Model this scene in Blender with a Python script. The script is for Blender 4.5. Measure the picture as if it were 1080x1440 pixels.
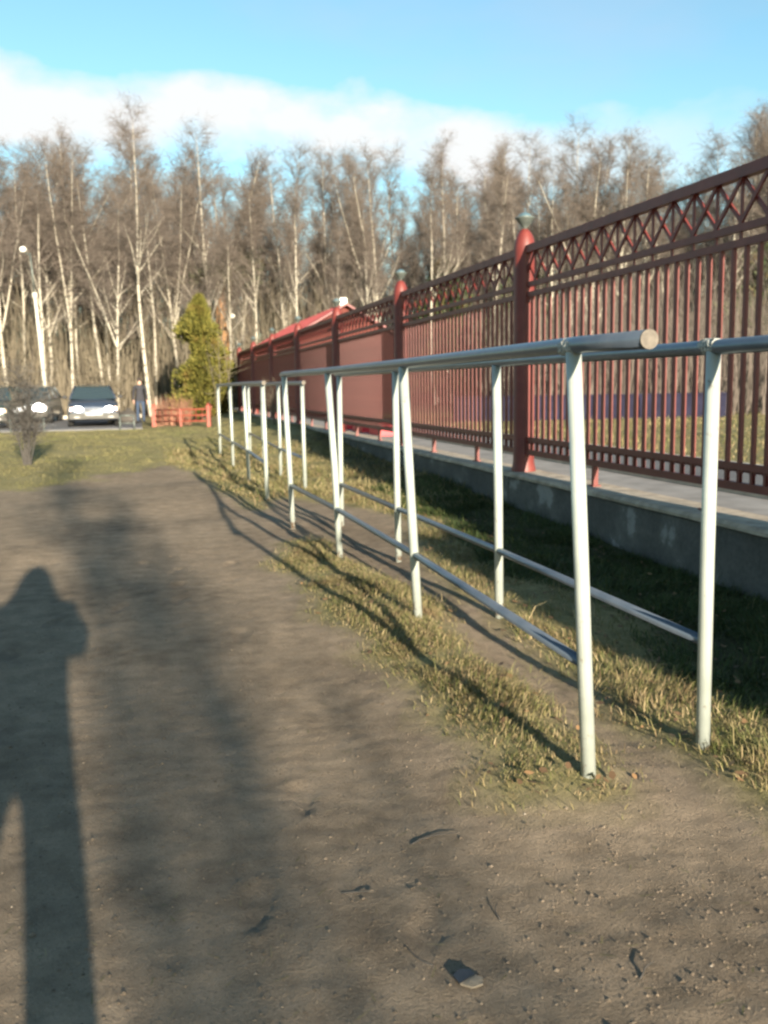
import bpy, bmesh, math, random
import numpy as np
from mathutils import Vector, Matrix, Euler
R = math.radians
rnd = random.Random(7)
S = bpy.context.scene
for o in list(bpy.data.objects): bpy.data.objects.remove(o)
COL = S.collection

# ------------------------------------------------------------------ camera
CAM_H = 1.3
cd = bpy.data.cameras.new('camera'); cam = bpy.data.objects.new('camera', cd); COL.objects.link(cam)
cd.sensor_fit = 'VERTICAL'; cd.sensor_height = 36.0; cd.sensor_width = 27.0
cd.lens = 36.0 * 1350 / 1440
cd.clip_start = 0.02; cd.clip_end = 3000
_yaw, _pit, _rol = R(14.1), R(7.5), R(0.8)
_f = Vector((math.sin(_yaw)*math.cos(_pit), math.cos(_yaw)*math.cos(_pit), -math.sin(_pit)))
_r0 = Vector((math.cos(_yaw), -math.sin(_yaw), 0)); _u0 = _r0.cross(_f)
_r = _r0*math.cos(_rol) - _u0*math.sin(_rol); _u = _r0*math.sin(_rol) + _u0*math.cos(_rol)
M = Matrix((( _r.x, _u.x, -_f.x, 0), (_r.y, _u.y, -_f.y, 0), (_r.z, _u.z, -_f.z, CAM_H), (0, 0, 0, 1)))
cam.matrix_world = M
cd.dof.use_dof = True; cd.dof.focus_distance = 3.4; cd.dof.aperture_fstop = 4.2
S.camera = cam
S.render.resolution_x = 768; S.render.resolution_y = 1024

# ------------------------------------------------------------------ sky and sun
SUN_EL, SUN_AZ = R(12.6), R(180 - 4.6)      # azimuth clockwise from +Y
W = bpy.data.worlds.new('World'); S.world = W; W.use_nodes = True
wt = W.node_tree; wt.nodes.clear()
def wn(t, **k):
    n = wt.nodes.new(t)
    for a, b in k.items(): setattr(n, a, b)
    return n
def wl(a, b): wt.links.new(a, b)
def wmath(op, a, b=None, clamp=False):
    n = wn('ShaderNodeMath', operation=op); n.use_clamp = clamp
    for i, v in enumerate((a, b)):
        if v is None: continue
        if isinstance(v, (int, float)): n.inputs[i].default_value = v
        else: wl(v, n.inputs[i])
    return n.outputs[0]
sky = wn('ShaderNodeTexSky', sky_type='NISHITA'); sky.sun_disc = False
sky.sun_elevation = SUN_EL; sky.sun_rotation = SUN_AZ
sky.altitude = 0; sky.air_density = 1.0; sky.dust_density = 0.4; sky.ozone_density = 2.2
tc = wn('ShaderNodeTexCoord'); sep = wn('ShaderNodeSeparateXYZ'); wl(tc.outputs['Generated'], sep.inputs[0])
def wnoise(scale, sz, off, detail, rough=.55):
    mp = wn('ShaderNodeMapping'); mp.inputs['Scale'].default_value = (1, 1, sz); mp.inputs['Location'].default_value = off
    wl(tc.outputs['Generated'], mp.inputs[0])
    n = wn('ShaderNodeTexNoise'); n.inputs['Scale'].default_value = scale; n.inputs['Detail'].default_value = detail
    n.inputs['Roughness'].default_value = rough; wl(mp.outputs[0], n.inputs['Vector']); return n.outputs['Fac']
n1 = wnoise(5.0, 2.2, (3.1, 1.7, .4), 6, .52)
n2 = wnoise(1.9, 2.6, (0.3, 5.2, 1.9), 5)
n3 = wnoise(11.0, 1.6, (1.0, 2.0, 3.0), 4)
# a low belt of cumulus round the sky, sinking and thinning towards +X
cen = wmath('SUBTRACT', 0.254, wmath('MULTIPLY', sep.outputs['X'], 0.07))
dz = wmath('SUBTRACT', sep.outputs['Z'], cen)
dz = wmath('ADD', dz, wmath('MULTIPLY', wmath('SUBTRACT', n1, .5), .10))
up = wmath('DIVIDE', dz, 0.038)
belt = wmath('SUBTRACT', 1.0, wmath('MULTIPLY', up, up))
belt = wmath('ADD', belt, wmath('MULTIPLY', wmath('SUBTRACT', n3, .5), 2.0))
thin = wmath('MULTIPLY', wmath('SUBTRACT', 0.62, sep.outputs['X']), 3.5, True)
belt = wmath('MULTIPLY', wmath('MULTIPLY', belt, 1.15, True), thin)
# thin high wisps
wisp = wmath('MULTIPLY', wmath('SUBTRACT', n2, .51), 2.5, True)
wisp = wmath('MULTIPLY', wisp, .6)
mixw = wn('ShaderNodeMix', data_type='RGBA'); wl(wisp, mixw.inputs['Factor']); mixw.inputs['B'].default_value = (3.3, 3.25, 3.9, 1)
mix = wn('ShaderNodeMix', data_type='RGBA'); wl(belt, mix.inputs['Factor'])
tint = wn('ShaderNodeMix', data_type='RGBA', blend_type='MULTIPLY'); tint.inputs['Factor'].default_value = 1
tint.inputs['B'].default_value = (1.06, 1.26, 1.12, 1)
wl(sky.outputs[0], tint.inputs['A']); wl(tint.outputs['Result'], mixw.inputs['A']); wl(mixw.outputs['Result'], mix.inputs['A'])
mix.inputs['B'].default_value = (4.6, 4.7, 4.7, 1)
bg = wn('ShaderNodeBackground'); bg.inputs['Strength'].default_value = 0.062
wl(mix.outputs['Result'], bg.inputs['Color'])
wo = wn('ShaderNodeOutputWorld'); wl(bg.outputs[0], wo.inputs[0])

sd = bpy.data.lights.new('sun', 'SUN'); sun = bpy.data.objects.new('sun', sd); COL.objects.link(sun)
sd.energy = 5.0; sd.angle = R(0.55); sd.color = (1.0, .87, .68)
_sd = Vector((math.sin(SUN_AZ)*math.cos(SUN_EL), math.cos(SUN_AZ)*math.cos(SUN_EL), math.sin(SUN_EL)))
sun.rotation_euler = _sd.to_track_quat('Z', 'Y').to_euler()
S.view_settings.view_transform = 'Standard'; S.view_settings.look = 'None'
S.view_settings.exposure = 1.78; S.view_settings.gamma = 1.0; S.view_settings.use_curve_mapping = False
S.render.engine = 'CYCLES'
S.cycles.max_bounces = 3; S.cycles.diffuse_bounces = 2; S.cycles.transparent_max_bounces = 6
S.cycles.pixel_filter_type = 'BLACKMAN_HARRIS'; S.cycles.filter_width = 2.5

# ------------------------------------------------------------------ materials
def mat(name, build):
    m = bpy.data.materials.new(name); m.use_nodes = True
    nt = m.node_tree; nt.nodes.clear()
    out = nt.nodes.new('ShaderNodeOutputMaterial'); b = nt.nodes.new('ShaderNodeBsdfPrincipled')
    nt.links.new(b.outputs[0], out.inputs[0]); build(nt, b); return m
class N:
    def __init__(s, nt, b): s.nt, s.b = nt, b
    def n(s, t, **k):
        x = s.nt.nodes.new(t)
        for a, v in k.items(): setattr(x, a, v)
        return x
    def l(s, a, b): s.nt.links.new(a, b)
    def co(s, kind='Object', scale=(1, 1, 1)):
        t = s.n('ShaderNodeTexCoord'); m = s.n('ShaderNodeMapping'); m.inputs['Scale'].default_value = scale
        s.l(t.outputs[kind], m.inputs[0]); return m.outputs[0]
    def noise(s, sc, det=4, rough=.55, v=None, dist=0):
        x = s.n('ShaderNodeTexNoise'); x.inputs['Scale'].default_value = sc; x.inputs['Detail'].default_value = det
        x.inputs['Roughness'].default_value = rough; x.inputs['Distortion'].default_value = dist
        s.l(v if v is not None else s.co(), x.inputs['Vector']); return x.outputs['Fac']
    def ramp(s, f, stops, interp='LINEAR'):
        x = s.n('ShaderNodeValToRGB'); x.color_ramp.interpolation = interp; e = x.color_ramp.elements
        while len(e) < len(stops): e.new(.5)
        for el, (p, c) in zip(e, stops):
            el.position = p; el.color = (*c, 1) if len(c) == 3 else c
        s.l(f, x.inputs[0]); return x.outputs[0]
    def mix(s, f, a, b, mode='MIX'):
        x = s.n('ShaderNodeMix', data_type='RGBA', blend_type=mode)
        for k, v in (('Factor', f), ('A', a), ('B', b)):
            if isinstance(v, (int, float)): x.inputs[k].default_value = v
            elif isinstance(v, tuple): x.inputs[k].default_value = (*v, 1)
            else: s.l(v, x.inputs[k])
        return x.outputs['Result']
    def math(s, op, a, b=None, clamp=False):
        x = s.n('ShaderNodeMath', operation=op); x.use_clamp = clamp
        for i, v in enumerate((a, b)):
            if v is None: continue
            if isinstance(v, (int, float)): x.inputs[i].default_value = v
            else: s.l(v, x.inputs[i])
        return x.outputs[0]
    def bump(s, h, st, d):
        x = s.n('ShaderNodeBump'); x.inputs['Strength'].default_value = st; x.inputs['Distance'].default_value = d
        s.l(h, x.inputs['Height']); s.l(x.outputs[0], s.b.inputs['Normal'])
    def set(s, **k):
        for a, v in k.items():
            a = {'color': 'Base Color', 'rough': 'Roughness', 'metal': 'Metallic', 'coat': 'Coat Weight', 'emit': 'Emission Color', 'estr': 'Emission Strength', 'spec': 'Specular IOR Level', 'trans': 'Transmission Weight', 'alpha': 'Alpha'}[a]
            i = s.b.inputs[a]
            if isinstance(v, (int, float)): i.default_value = v
            elif isinstance(v, tuple): i.default_value = (*v, 1)
            else: s.l(v, i)
def simple(name, c, rough=.6, metal=0., var=.25, sc=8, bump=0, spec=.4):
    def b(nt, bs):
        g = N(nt, bs); f = g.noise(sc, 5)
        col = g.ramp(f, [(.3, tuple(v*(1-var) for v in c)), (.7, tuple(min(1, v*(1+var)) for v in c))])
        g.set(color=col, rough=rough, metal=metal, spec=spec)
        if bump: g.bump(f, bump, .02)
    return mat(name, b)
MT = {}
def m_ground(nt, b):
    g = N(nt, b)
    at = g.n('ShaderNodeAttribute'); at.attribute_name = 'cover'
    sp = g.n('ShaderNodeSeparateColor'); g.l(at.outputs['Color'], sp.inputs[0])
    big = g.noise(.9, 5); mid = g.noise(7, 6, .65); fine = g.noise(95, 4, .7); grit = g.noise(260, 3, .6)
    dirt = g.ramp(big, [(.3, (.095, .073, .052)), (.36, (.10, .077, .055)), (.50, (.215, .167, .118)), (.72, (.30, .235, .168))])
    dirt = g.mix(.55, dirt, g.ramp(mid, [(.3, (.10, .077, .054)), (.7, (.32, .25, .178))]), 'MIX')
    dirt = g.mix(g.math('MULTIPLY', g.math('SUBTRACT', fine, .53), 3.0, True), dirt, (.085, .067, .048))
    dirt = g.mix(g.math('MULTIPLY', g.math('SUBTRACT', grit, .60), 4.0, True), dirt, (.48, .42, .33))
    gr = g.ramp(g.noise(1.3, 6, .6), [(.32, (.115, .105, .04)), (.5, (.22, .19, .08)), (.7, (.30, .255, .12))])
    gr = g.mix(.5, gr, g.ramp(g.noise(14, 5, .7), [(.3, (.06, .065, .02)), (.7, (.30, .26, .13))]))
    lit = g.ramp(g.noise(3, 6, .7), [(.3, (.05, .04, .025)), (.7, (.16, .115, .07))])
    c = g.mix(sp.outputs[0], dirt, gr); c = g.mix(sp.outputs[1], c, lit); c = g.mix(sp.outputs[2], c, g.ramp(mid, [(.35, (.03, .033, .014)), (.7, (.065, .062, .03))]))  # third channel: darker soil by the wall, deepening the shade there
    g.set(color=c, rough=.95, spec=.15)
    h = g.math('ADD', g.math('MULTIPLY', fine, .6), g.math('MULTIPLY', grit, .4)); h = g.math('ADD', h, g.math('MULTIPLY', mid, .35))
    g.bump(h, .8, .016)
MT['ground'] = mat('ground', m_ground)
def m_grass(nt, b):
    g = N(nt, b); geo = g.n('ShaderNodeNewGeometry')
    c = g.ramp(geo.outputs['Random Per Island'], [(0, (.06, .07, .02)), (.25, (.10, .11, .034)), (.45, (.165, .14, .06)), (.70, (.27, .22, .115)), (.88, (.15, .10, .055)), (1, (.44, .35, .20))])
    patch = g.noise(1.6, 4, v=g.co())
    c = g.mix(g.math('MULTIPLY', g.math('SUBTRACT', patch, .57), 5, True), c, (.075, .095, .025))
    dry = g.noise(3.7, 4, v=g.co()); c = g.mix(g.math('MULTIPLY', g.math('SUBTRACT', dry, .55), 5, True), c, (.15, .10, .055))
    g.set(color=c, rough=.7, spec=.25)
MT['grass'] = mat('grass_blades', m_grass)
MT['green'] = mat('shade_deepened_green_grass', lambda nt, b: (lambda g: g.set(color=g.ramp(g.n('ShaderNodeNewGeometry').outputs['Random Per Island'], [(0, (.022, .038, .012)), (.6, (.04, .062, .018)), (.9, (.065, .08, .025)), (1, (.14, .12, .05))]), rough=.7, spec=.2))(N(nt, b)))  # green grass, toned darker to deepen the shade by the wall
def m_lawn(nt, b):
    g = N(nt, b); geo = g.n('ShaderNodeNewGeometry')
    c = g.ramp(geo.outputs['Random Per Island'], [(0, (.09, .09, .035)), (.5, (.16, .145, .062)), (1, (.24, .205, .10))])
    c = g.mix(g.math('MULTIPLY', g.math('SUBTRACT', g.noise(.5, 4, v=g.co()), .5), 4, True), c, (.10, .115, .035))
    g.set(color=c, rough=.8, spec=.15)
MT['lawn'] = mat('lawn_blades', m_lawn)
def m_paint_red(nt, b):
    g = N(nt, b); f = g.noise(5, 5); f2 = g.noise(60, 4)
    c = g.ramp(f, [(.25, (.090, .016, .014)), (.55, (.128, .023, .019)), (.8, (.165, .04, .032))])
    c = g.mix(g.math('MULTIPLY', g.math('SUBTRACT', f2, .66), 6, True), c, (.06, .025, .018))
    g.set(color=c, rough=.5, spec=.4); g.bump(f2, .15, .004)
MT['red'] = mat('red_paint', m_paint_red)
def m_pipe(nt, b):
    g = N(nt, b); f = g.noise(6, 5); f2 = g.noise(40, 4, .7)
    c = g.ramp(f, [(.3, (.30, .335, .31)), (.7, (.40, .435, .40))])
    c = g.mix(g.math('MULTIPLY', g.math('SUBTRACT', f2, .62), 3, True), c, (.30, .30, .27))
    f3 = g.noise(14, 5, .7); zz = g.n('ShaderNodeSeparateXYZ'); g.l(g.co('Object'), zz.inputs[0])
    low = g.math('SUBTRACT', 1.0, g.math('MULTIPLY', zz.outputs[2], 4.0), True)
    ru = g.math('MULTIPLY', g.math('SUBTRACT', g.math('ADD', f3, g.math('MULTIPLY', low, .12)), .62), 9, True)
    c = g.mix(ru, c, (.13, .075, .042))
    g.set(color=c, rough=.38, metal=.25, spec=.5); g.bump(f2, .12, .003)
MT['pipe'] = mat('pale_pipe_paint', m_pipe)
def m_rail(nt, b):
    g = N(nt, b); f = g.noise(5, 5); f2 = g.noise(50, 4, .7)
    c = g.ramp(f, [(.3, (.075, .10, .135)), (.7, (.115, .14, .175))])  # unlit sides and sky reflection put into the blue-grey base
    c = g.mix(g.math('MULTIPLY', g.math('SUBTRACT', f2, .62), 3, True), c, (.11, .11, .11))
    g.set(color=c, rough=.33, metal=.45, spec=.5); g.bump(f2, .12, .003)
MT['rail_shade_steel'] = mat('shade_blue_rail_steel', m_rail)
MT['weld'] = simple('weld_bead', (.30, .31, .29), .7, .3, .6, 120, .8)
MT['pipe_end'] = simple('pipe_end_cap', (.11, .095, .078), .7, 0, .3, 60)
def m_conc(nt, b):
    g = N(nt, b); f = g.noise(2.2, 6, .65); f2 = g.noise(30, 5, .7)
    c = g.ramp(f, [(.3, (.05, .05, .048)), (.5, (.085, .084, .08)), (.60, (.12, .118, .11)), (.645, (.26, .26, .255))])
    c = g.mix(.3, c, g.ramp(f2, [(.3, (.04, .04, .037)), (.7, (.15, .145, .135))]))
    g.set(color=c, rough=.9, spec=.2); g.bump(f2, .5, .01)
MT['concrete'] = mat('stained_concrete', m_conc)
MT['coping'] = simple('coping_concrete', (.32, .27, .21), .9, 0, .35, 7, .4)
def m_asph(nt, b):
    g = N(nt, b); f = g.noise(1.2, 5); f2 = g.noise(150, 4, .7)
    c = g.mix(.4, g.ramp(f, [(.3, (.095, .095, .10)), (.7, (.15, .148, .15))]), g.ramp(f2, [(.3, (.06, .06, .06)), (.7, (.2, .2, .2))]))
    g.set(color=c, rough=.85, spec=.25); g.bump(f2, .4, .01)
MT['asphalt'] = mat('asphalt', m_asph)
MT['pavement'] = simple('pavement_asphalt', (.22, .21, .20), .9, 0, .25, 3, .2)
MT['kerb'] = simple('kerb_concrete', (.42, .38, .32), .9, 0, .2, 5, .2)
def m_birch(nt, b):
    g = N(nt, b)
    v = g.co('Object', (3, 3, 9)); f = g.noise(1.0, 5, .6, v); v2 = g.co('Object', (2, 2, 1.1)); f2 = g.noise(1.0, 3, .5, v2)
    white = g.ramp(f2, [(.3, (.29, .265, .215)), (.7, (.43, .40, .335))])
    dark = g.math('MULTIPLY', g.math('SUBTRACT', f, .52), 9, True)
    c = g.mix(dark, white, (.055, .045, .04)); g.set(color=c, rough=.75, spec=.3); g.bump(f, .4, .03)
MT['birch'] = mat('birch_bark', m_birch)
MT['bark'] = simple('grey_bark', (.115, .093, .07), .9, 0, .4, 4, .5)
MT['twig'] = simple('brown_twigs', (.095, .078, .066), .85, 0, .3, 1.2)
MT['twig_tan'] = simple('tan_stems', (.115, .097, .068), .85, 0, .4, 1.5)
MT['twig_red'] = simple('reddish_twigs', (.22, .11, .07), .85, 0, .3, 2)
MT['twig_dark'] = simple('dark_twigs', (.055, .05, .045), .85, 0, .3, 2)
MT['pine_bark'] = simple('orange_pine_bark', (.36, .19, .085), .85, 0, .45, 5, .6)
def m_leaf(c0, c1, c2):
    def f(nt, b):
        g = N(nt, b); geo = g.n('ShaderNodeNewGeometry')
        c = g.ramp(geo.outputs['Random Per Island'], [(0, c0), (.55, c1), (1, c2)])
        pn = g.noise(1.1, 4)
        c = g.mix(g.math('MULTIPLY', g.math('SUBTRACT', pn, .55), 5, True), c, tuple(v*.8 for v in (.17, .10, .03)))
        g.set(color=c, rough=.7, spec=.2)
    return f
MT['thuja'] = mat('thuja_foliage', m_leaf((.048, .05, .012), (.11, .106, .022), (.18, .158, .038)))
MT['needles'] = mat('dark_needles', m_leaf((.022, .035, .016), (.04, .055, .025), (.065, .075, .035)))
def m_brick(nt, b):
    g = N(nt, b); f = g.noise(3, 5)
    g.set(color=g.ramp(f, [(.3, (.09, .024, .02)), (.7, (.12, .034, .028))]), rough=.8, spec=.2)
MT['house_wall'] = mat('red_render', m_brick)
MT['roof'] = simple('red_roof_sheet', (.16, .035, .036), .5, 0, .15, 3)
MT['white'] = simple('white_paint', (.72, .70, .64), .5, 0, .08, 5)
MT['white_pole'] = simple('whitewashed_concrete', (.42, .40, .345), .8, 0, .2, 3)
MT['violet'] = simple('blue_violet_paint', (.018, .018, .034), .95, 0, .25, 2, 0, .08)
MT['grey_metal'] = simple('grey_green_metal', (.12, .14, .13), .45, .4, .2, 12)
MT['glass_dome'] = simple('pale_blue_glass', (.06, .10, .12), .4, 0, .15, 6, 0, .4)
MT['orange_red'] = simple('orange_red_paint', (.24, .05, .03), .6, 0, .25, 8)
MT['scarlet'] = simple('scarlet_plastic', (.55, .03, .045), .45, 0, .15, 5)
MT['skin'] = simple('skin', (.55, .32, .24), .55, 0, .08, 10)
MT['hair'] = simple('dark_hair', (.03, .022, .018), .7, 0, .3, 60)
MT['jacket'] = simple('dark_jacket', (.022, .022, .028), .8, 0, .3, 20)
MT['jeans'] = simple('blue_jeans', (.03, .048, .085), .9, 0, .25, 15)
MT['shoe'] = simple('dark_shoes', (.02, .02, .02), .6)
MT['stone'] = simple('pale_stone', (.15, .13, .10), .85, 0, .25, 30, .4)
MT['dark_stone'] = simple('dark_glaze', (.025, .027, .032), .4, 0, .3, 30)
MT['pebble'] = mat('pebbles', lambda nt, b: (lambda g: g.set(color=g.ramp(g.n('ShaderNodeNewGeometry').outputs['Random Per Island'], [(0, (.07, .053, .037)), (.5, (.13, .10, .07)), (.99, (.19, .148, .105)), (1, (.30, .26, .21))]), rough=.9))(N(nt, b)))
MT['leaflit'] = mat('dead_leaves', lambda nt, b: (lambda g: g.set(color=g.ramp(g.n('ShaderNodeNewGeometry').outputs['Random Per Island'], [(0, (.07, .04, .02)), (.7, (.14, .08, .035)), (1, (.28, .16, .07))]), rough=.8))(N(nt, b)))
def m_car(c, rough=.3):
    def f(nt, b):
        g = N(nt, b); n = g.noise(4, 4)
        g.set(color=g.ramp(n, [(.3, tuple(v*.85 for v in c)), (.7, c)]), rough=rough, metal=.35, coat=.4)
    return f
MT['car_blue'] = mat('blue_grey_car_paint', m_car((.045, .062, .095)))
MT['car_silver'] = mat('silver_car_paint', m_car((.12, .135, .14)))
MT['car_green'] = mat('dark_green_car_paint', m_car((.035, .06, .055)))
def m_carglass(nt, b):
    g = N(nt, b); g.set(color=(.03, .045, .05), rough=.06, spec=.8)
MT['car_glass'] = mat('car_glass', m_carglass)
MT['tyre'] = simple('tyre_rubber', (.018, .018, .018), .85)
MT['rim'] = simple('wheel_rim', (.35, .35, .35), .35, .7)
MT['trim'] = simple('dark_trim', (.03, .03, .032), .6)
MT['bumper'] = simple('dusty_bumper', (.05, .049, .044), .6, 0, .15, 6)
MT['plate'] = simple('white_plate', (.26, .26, .25), .45, 0, .03, 20)
def emitm(name, c, st):
    return mat(name, lambda nt, b: N(nt, b).set(color=(.8, .8, .8), emit=c, estr=st, rough=.2))
MT['headlamp'] = emitm('lit_headlamp', (1.0, .97, .88), 7)
MT['indicator'] = emitm('lit_indicator', (1.0, .42, .06), 1.2)
MT['tail_red'] = simple('red_lens', (.45, .03, .05), .3)

# ------------------------------------------------------------------ mesh helpers
class MB:
    def __init__(s): s.v, s.f, s.m, s.sm = [], [], [], []
    def add(s, vs, fs, mi=0, smooth=False):
        o = len(s.v); s.v += [tuple(p) for p in vs]
        for f in fs: s.f.append(tuple(i+o for i in f)); s.m.append(mi); s.sm.append(smooth)
    def box(s, x0, x1, y0, y1, z0, z1, mi=0):
        s.add([(x0, y0, z0), (x1, y0, z0), (x1, y1, z0), (x0, y1, z0), (x0, y0, z1), (x1, y0, z1), (x1, y1, z1), (x0, y1, z1)],
              [(0, 3, 2, 1), (4, 5, 6, 7), (0, 1, 5, 4), (1, 2, 6, 5), (2, 3, 7, 6), (3, 0, 4, 7)], mi)
    def tube(s, pts, rads, n=8, mi=0, cap=True, smooth=True):
        pts = [Vector(p) for p in pts]; vs, fs = [], []
        if isinstance(rads, (int, float)): rads = [rads]*len(pts)
        prev = None
        for i, p in enumerate(pts):
            d = (pts[min(i+1, len(pts)-1)] - pts[max(i-1, 0)])
            d = d.normalized() if d.length > 1e-9 else Vector((0, 0, 1))
            if prev is None:
                a = Vector((1, 0, 0)) if abs(d.x) < .8 else Vector((0, 1, 0))
                x = a.cross(d).normalized()
            else:
                x = (prev - d*prev.dot(d)); x = x.normalized() if x.length > 1e-6 else Vector((1, 0, 0))
            prev = x; y = d.cross(x)
            for k in range(n):
                t = 2*math.pi*k/n; vs.append(p + (x*math.cos(t) + y*math.sin(t))*rads[i])
        for i in range(len(pts)-1):
            for k in range(n):
                a, b = i*n+k, i*n+(k+1) % n; fs.append((a, b, b+n, a+n))
        s.add(vs, fs, mi, smooth)
        if cap:
            o = len(s.v) - len(vs); L = len(pts)-1
            s.f.append(tuple(o+k for k in reversed(range(n)))); s.m.append(mi); s.sm.append(False)
            s.f.append(tuple(o+L*n+k for k in range(n))); s.m.append(mi); s.sm.append(False)
    def lathe(s, prof, n=16, c=(0, 0, 0), mi=0, smooth=True):
        vs, fs = [], []
        for r, z in prof:
            for k in range(n):
                t = 2*math.pi*k/n; vs.append((c[0]+r*math.cos(t), c[1]+r*math.sin(t), c[2]+z))
        for i in range(len(prof)-1):
            for k in range(n):
                a, b = i*n+k, i*n+(k+1) % n; fs.append((a, b, b+n, a+n))
        s.add(vs, fs, mi, smooth)
    def ribbon(s, a, b, w, mi=0):
        a, b = Vector(a), Vector(b); d = (b-a)
        x = d.cross(Vector((rnd.uniform(-1, 1), rnd.uniform(-1, 1), rnd.uniform(-.3, .3))))
        if x.length < 1e-6: return
        x = x.normalized()*w*.5
        s.add([a-x, a+x, b], [(0, 1, 2)], mi)
    def mesh(s, name, mats):
        me = bpy.data.meshes.new(name); me.from_pydata(s.v, [], s.f)
        for m in (mats if isinstance(mats, (list, tuple)) else [mats]): me.materials.append(MT[m])
        me.polygons.foreach_set('material_index', s.m); me.polygons.foreach_set('use_smooth', s.sm); me.update()
        return me
    def build(s, name, mats, parent=None, loc=None):
        return link(name, s.mesh(name, mats), parent, loc)
def link(name, me, parent=None, loc=None):
    o = bpy.data.objects.new(name, me); COL.objects.link(o)
    if parent: o.parent = parent
    if loc: o.location = loc
    return o
def tag(o, label=None, cat=None, group=None, kind=None):
    for k, v in (('label', label), ('category', cat), ('group', group), ('kind', kind)):
        if v: o[k] = v
    return o
def empty(name, loc=(0, 0, 0), rz=0, label=None, cat=None, group=None):
    o = bpy.data.objects.new(name, None); COL.objects.link(o); o.location = loc; o.rotation_euler = (0, 0, rz)
    o.empty_display_size = .2
    return tag(o, label, cat, group)
def children(o): return [c for c in COL.objects if c.parent == o]
def copy_tree(o, parent=None):
    c = o.copy(); COL.objects.link(c); c.parent = parent
    for ch in children(o): copy_tree(ch, c)
    return c

# ------------------------------------------------------------------ terrain helpers
_tab = np.random.RandomState(3).rand(256, 256)
def vnoise(x, y, sc, seed=0):
    x = np.asarray(x, float); y = np.asarray(y, float); c_, s_ = math.cos(seed*.83), math.sin(seed*.83)
    x, y = (x*c_-y*s_)*sc + seed*17.3, (x*s_+y*c_)*sc + seed*31.7
    xi = np.floor(x).astype(int); yi = np.floor(y).astype(int); fx = x-xi; fy = y-yi
    fx = fx*fx*(3-2*fx); fy = fy*fy*(3-2*fy)
    t = lambda a, b: _tab[a % 256, b % 256]
    return (t(xi, yi)*(1-fx)*(1-fy) + t(xi+1, yi)*fx*(1-fy) + t(xi, yi+1)*(1-fx)*fy + t(xi+1, yi+1)*fx*fy) - .5
def sst(a, b, x):
    t = np.clip((np.asarray(x, float)-a)/(b-a), 0, 1); return t*t*(3-2*t)
def inpoly(x, y, P):
    x = np.asarray(x, float); y = np.asarray(y, float); r = np.zeros(x.shape, bool); n = len(P)
    for i in range(n):
        (x0, y0), (x1, y1) = P[i], P[(i+1) % n]
        c = ((y0 > y) != (y1 > y)); dy = (y1-y0) if y1 != y0 else 1e-9
        r ^= c & (x < (x1-x0)*(y-y0)/dy + x0)
    return r
PA = [(.90, 2.66), (1.12, 2.50), (1.40, 2.60), (1.50, 2.98), (1.55, 3.56), (1.58, 4.16), (1.60, 4.87), (1.60, 5.83), (1.57, 7.19), (1.45, 8.3), (1.12, 8.0), (.93, 6.8), (.95, 5.61), (1.02, 4.59), (1.08, 3.96), (1.07, 3.18)]
PB = [(1.80, 2.05), (1.82, 2.5), (1.72, 2.91), (1.78, 3.26), (1.82, 3.82), (1.86, 4.71), (1.88, 5.64), (1.95, 6.6), (2.25, 7.6), (2.5, 9.0), (2.3, 10.2), (1.7, 11.2), (1.5, 11.0), (1.25, 10.2), (1.1, 10.6), (.95, 12.3), (.62, 16.4), (.45, 18), (4.2, 40), (4.2, -14), (2.7, -14), (2.3, .5)]
PL = [(-60, 11.5), (-6, 12.2), (-1.83, 13.3), (-.6, 14.9), (.45, 16.6), (.8, 17.4), (4.2, 18), (4.2, 60), (-60, 60)]
def cover(x, y):
    x = np.asarray(x, float); y = np.asarray(y, float)
    dx = vnoise(x, y, 2.3, 1)*.22 + vnoise(x, y, 7, 2)*.14 + vnoise(x, y, 23, 3)*.05
    dy = vnoise(x, y, 1.7, 4)*.4 + vnoise(x, y, 6, 5)*.25
    g = inpoly(x+dx, y+dy, PA) | inpoly(x+dx, y+dy, PB) | inpoly(x+dx*3, y+dy*2.5, PL) | (x > 6.6+dx)
    return g.astype(float)
_fr = np.random.RandomState(44)
PRINTS = []
for _ in range(15):
    fx_, fy_, fa_ = _fr.uniform(-1.3, 1.1), 1.3+5.5*_fr.rand()**1.3, _fr.choice([0, math.pi])+_fr.uniform(-.35, .35)
    for k_ in range(3): PRINTS.append((fx_-math.sin(fa_)*.62*k_+(.09 if k_ % 2 else -.09), fy_+math.cos(fa_)*.62*k_, fa_+_fr.uniform(-.15, .15), .5+.5*_fr.rand()))
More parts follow.
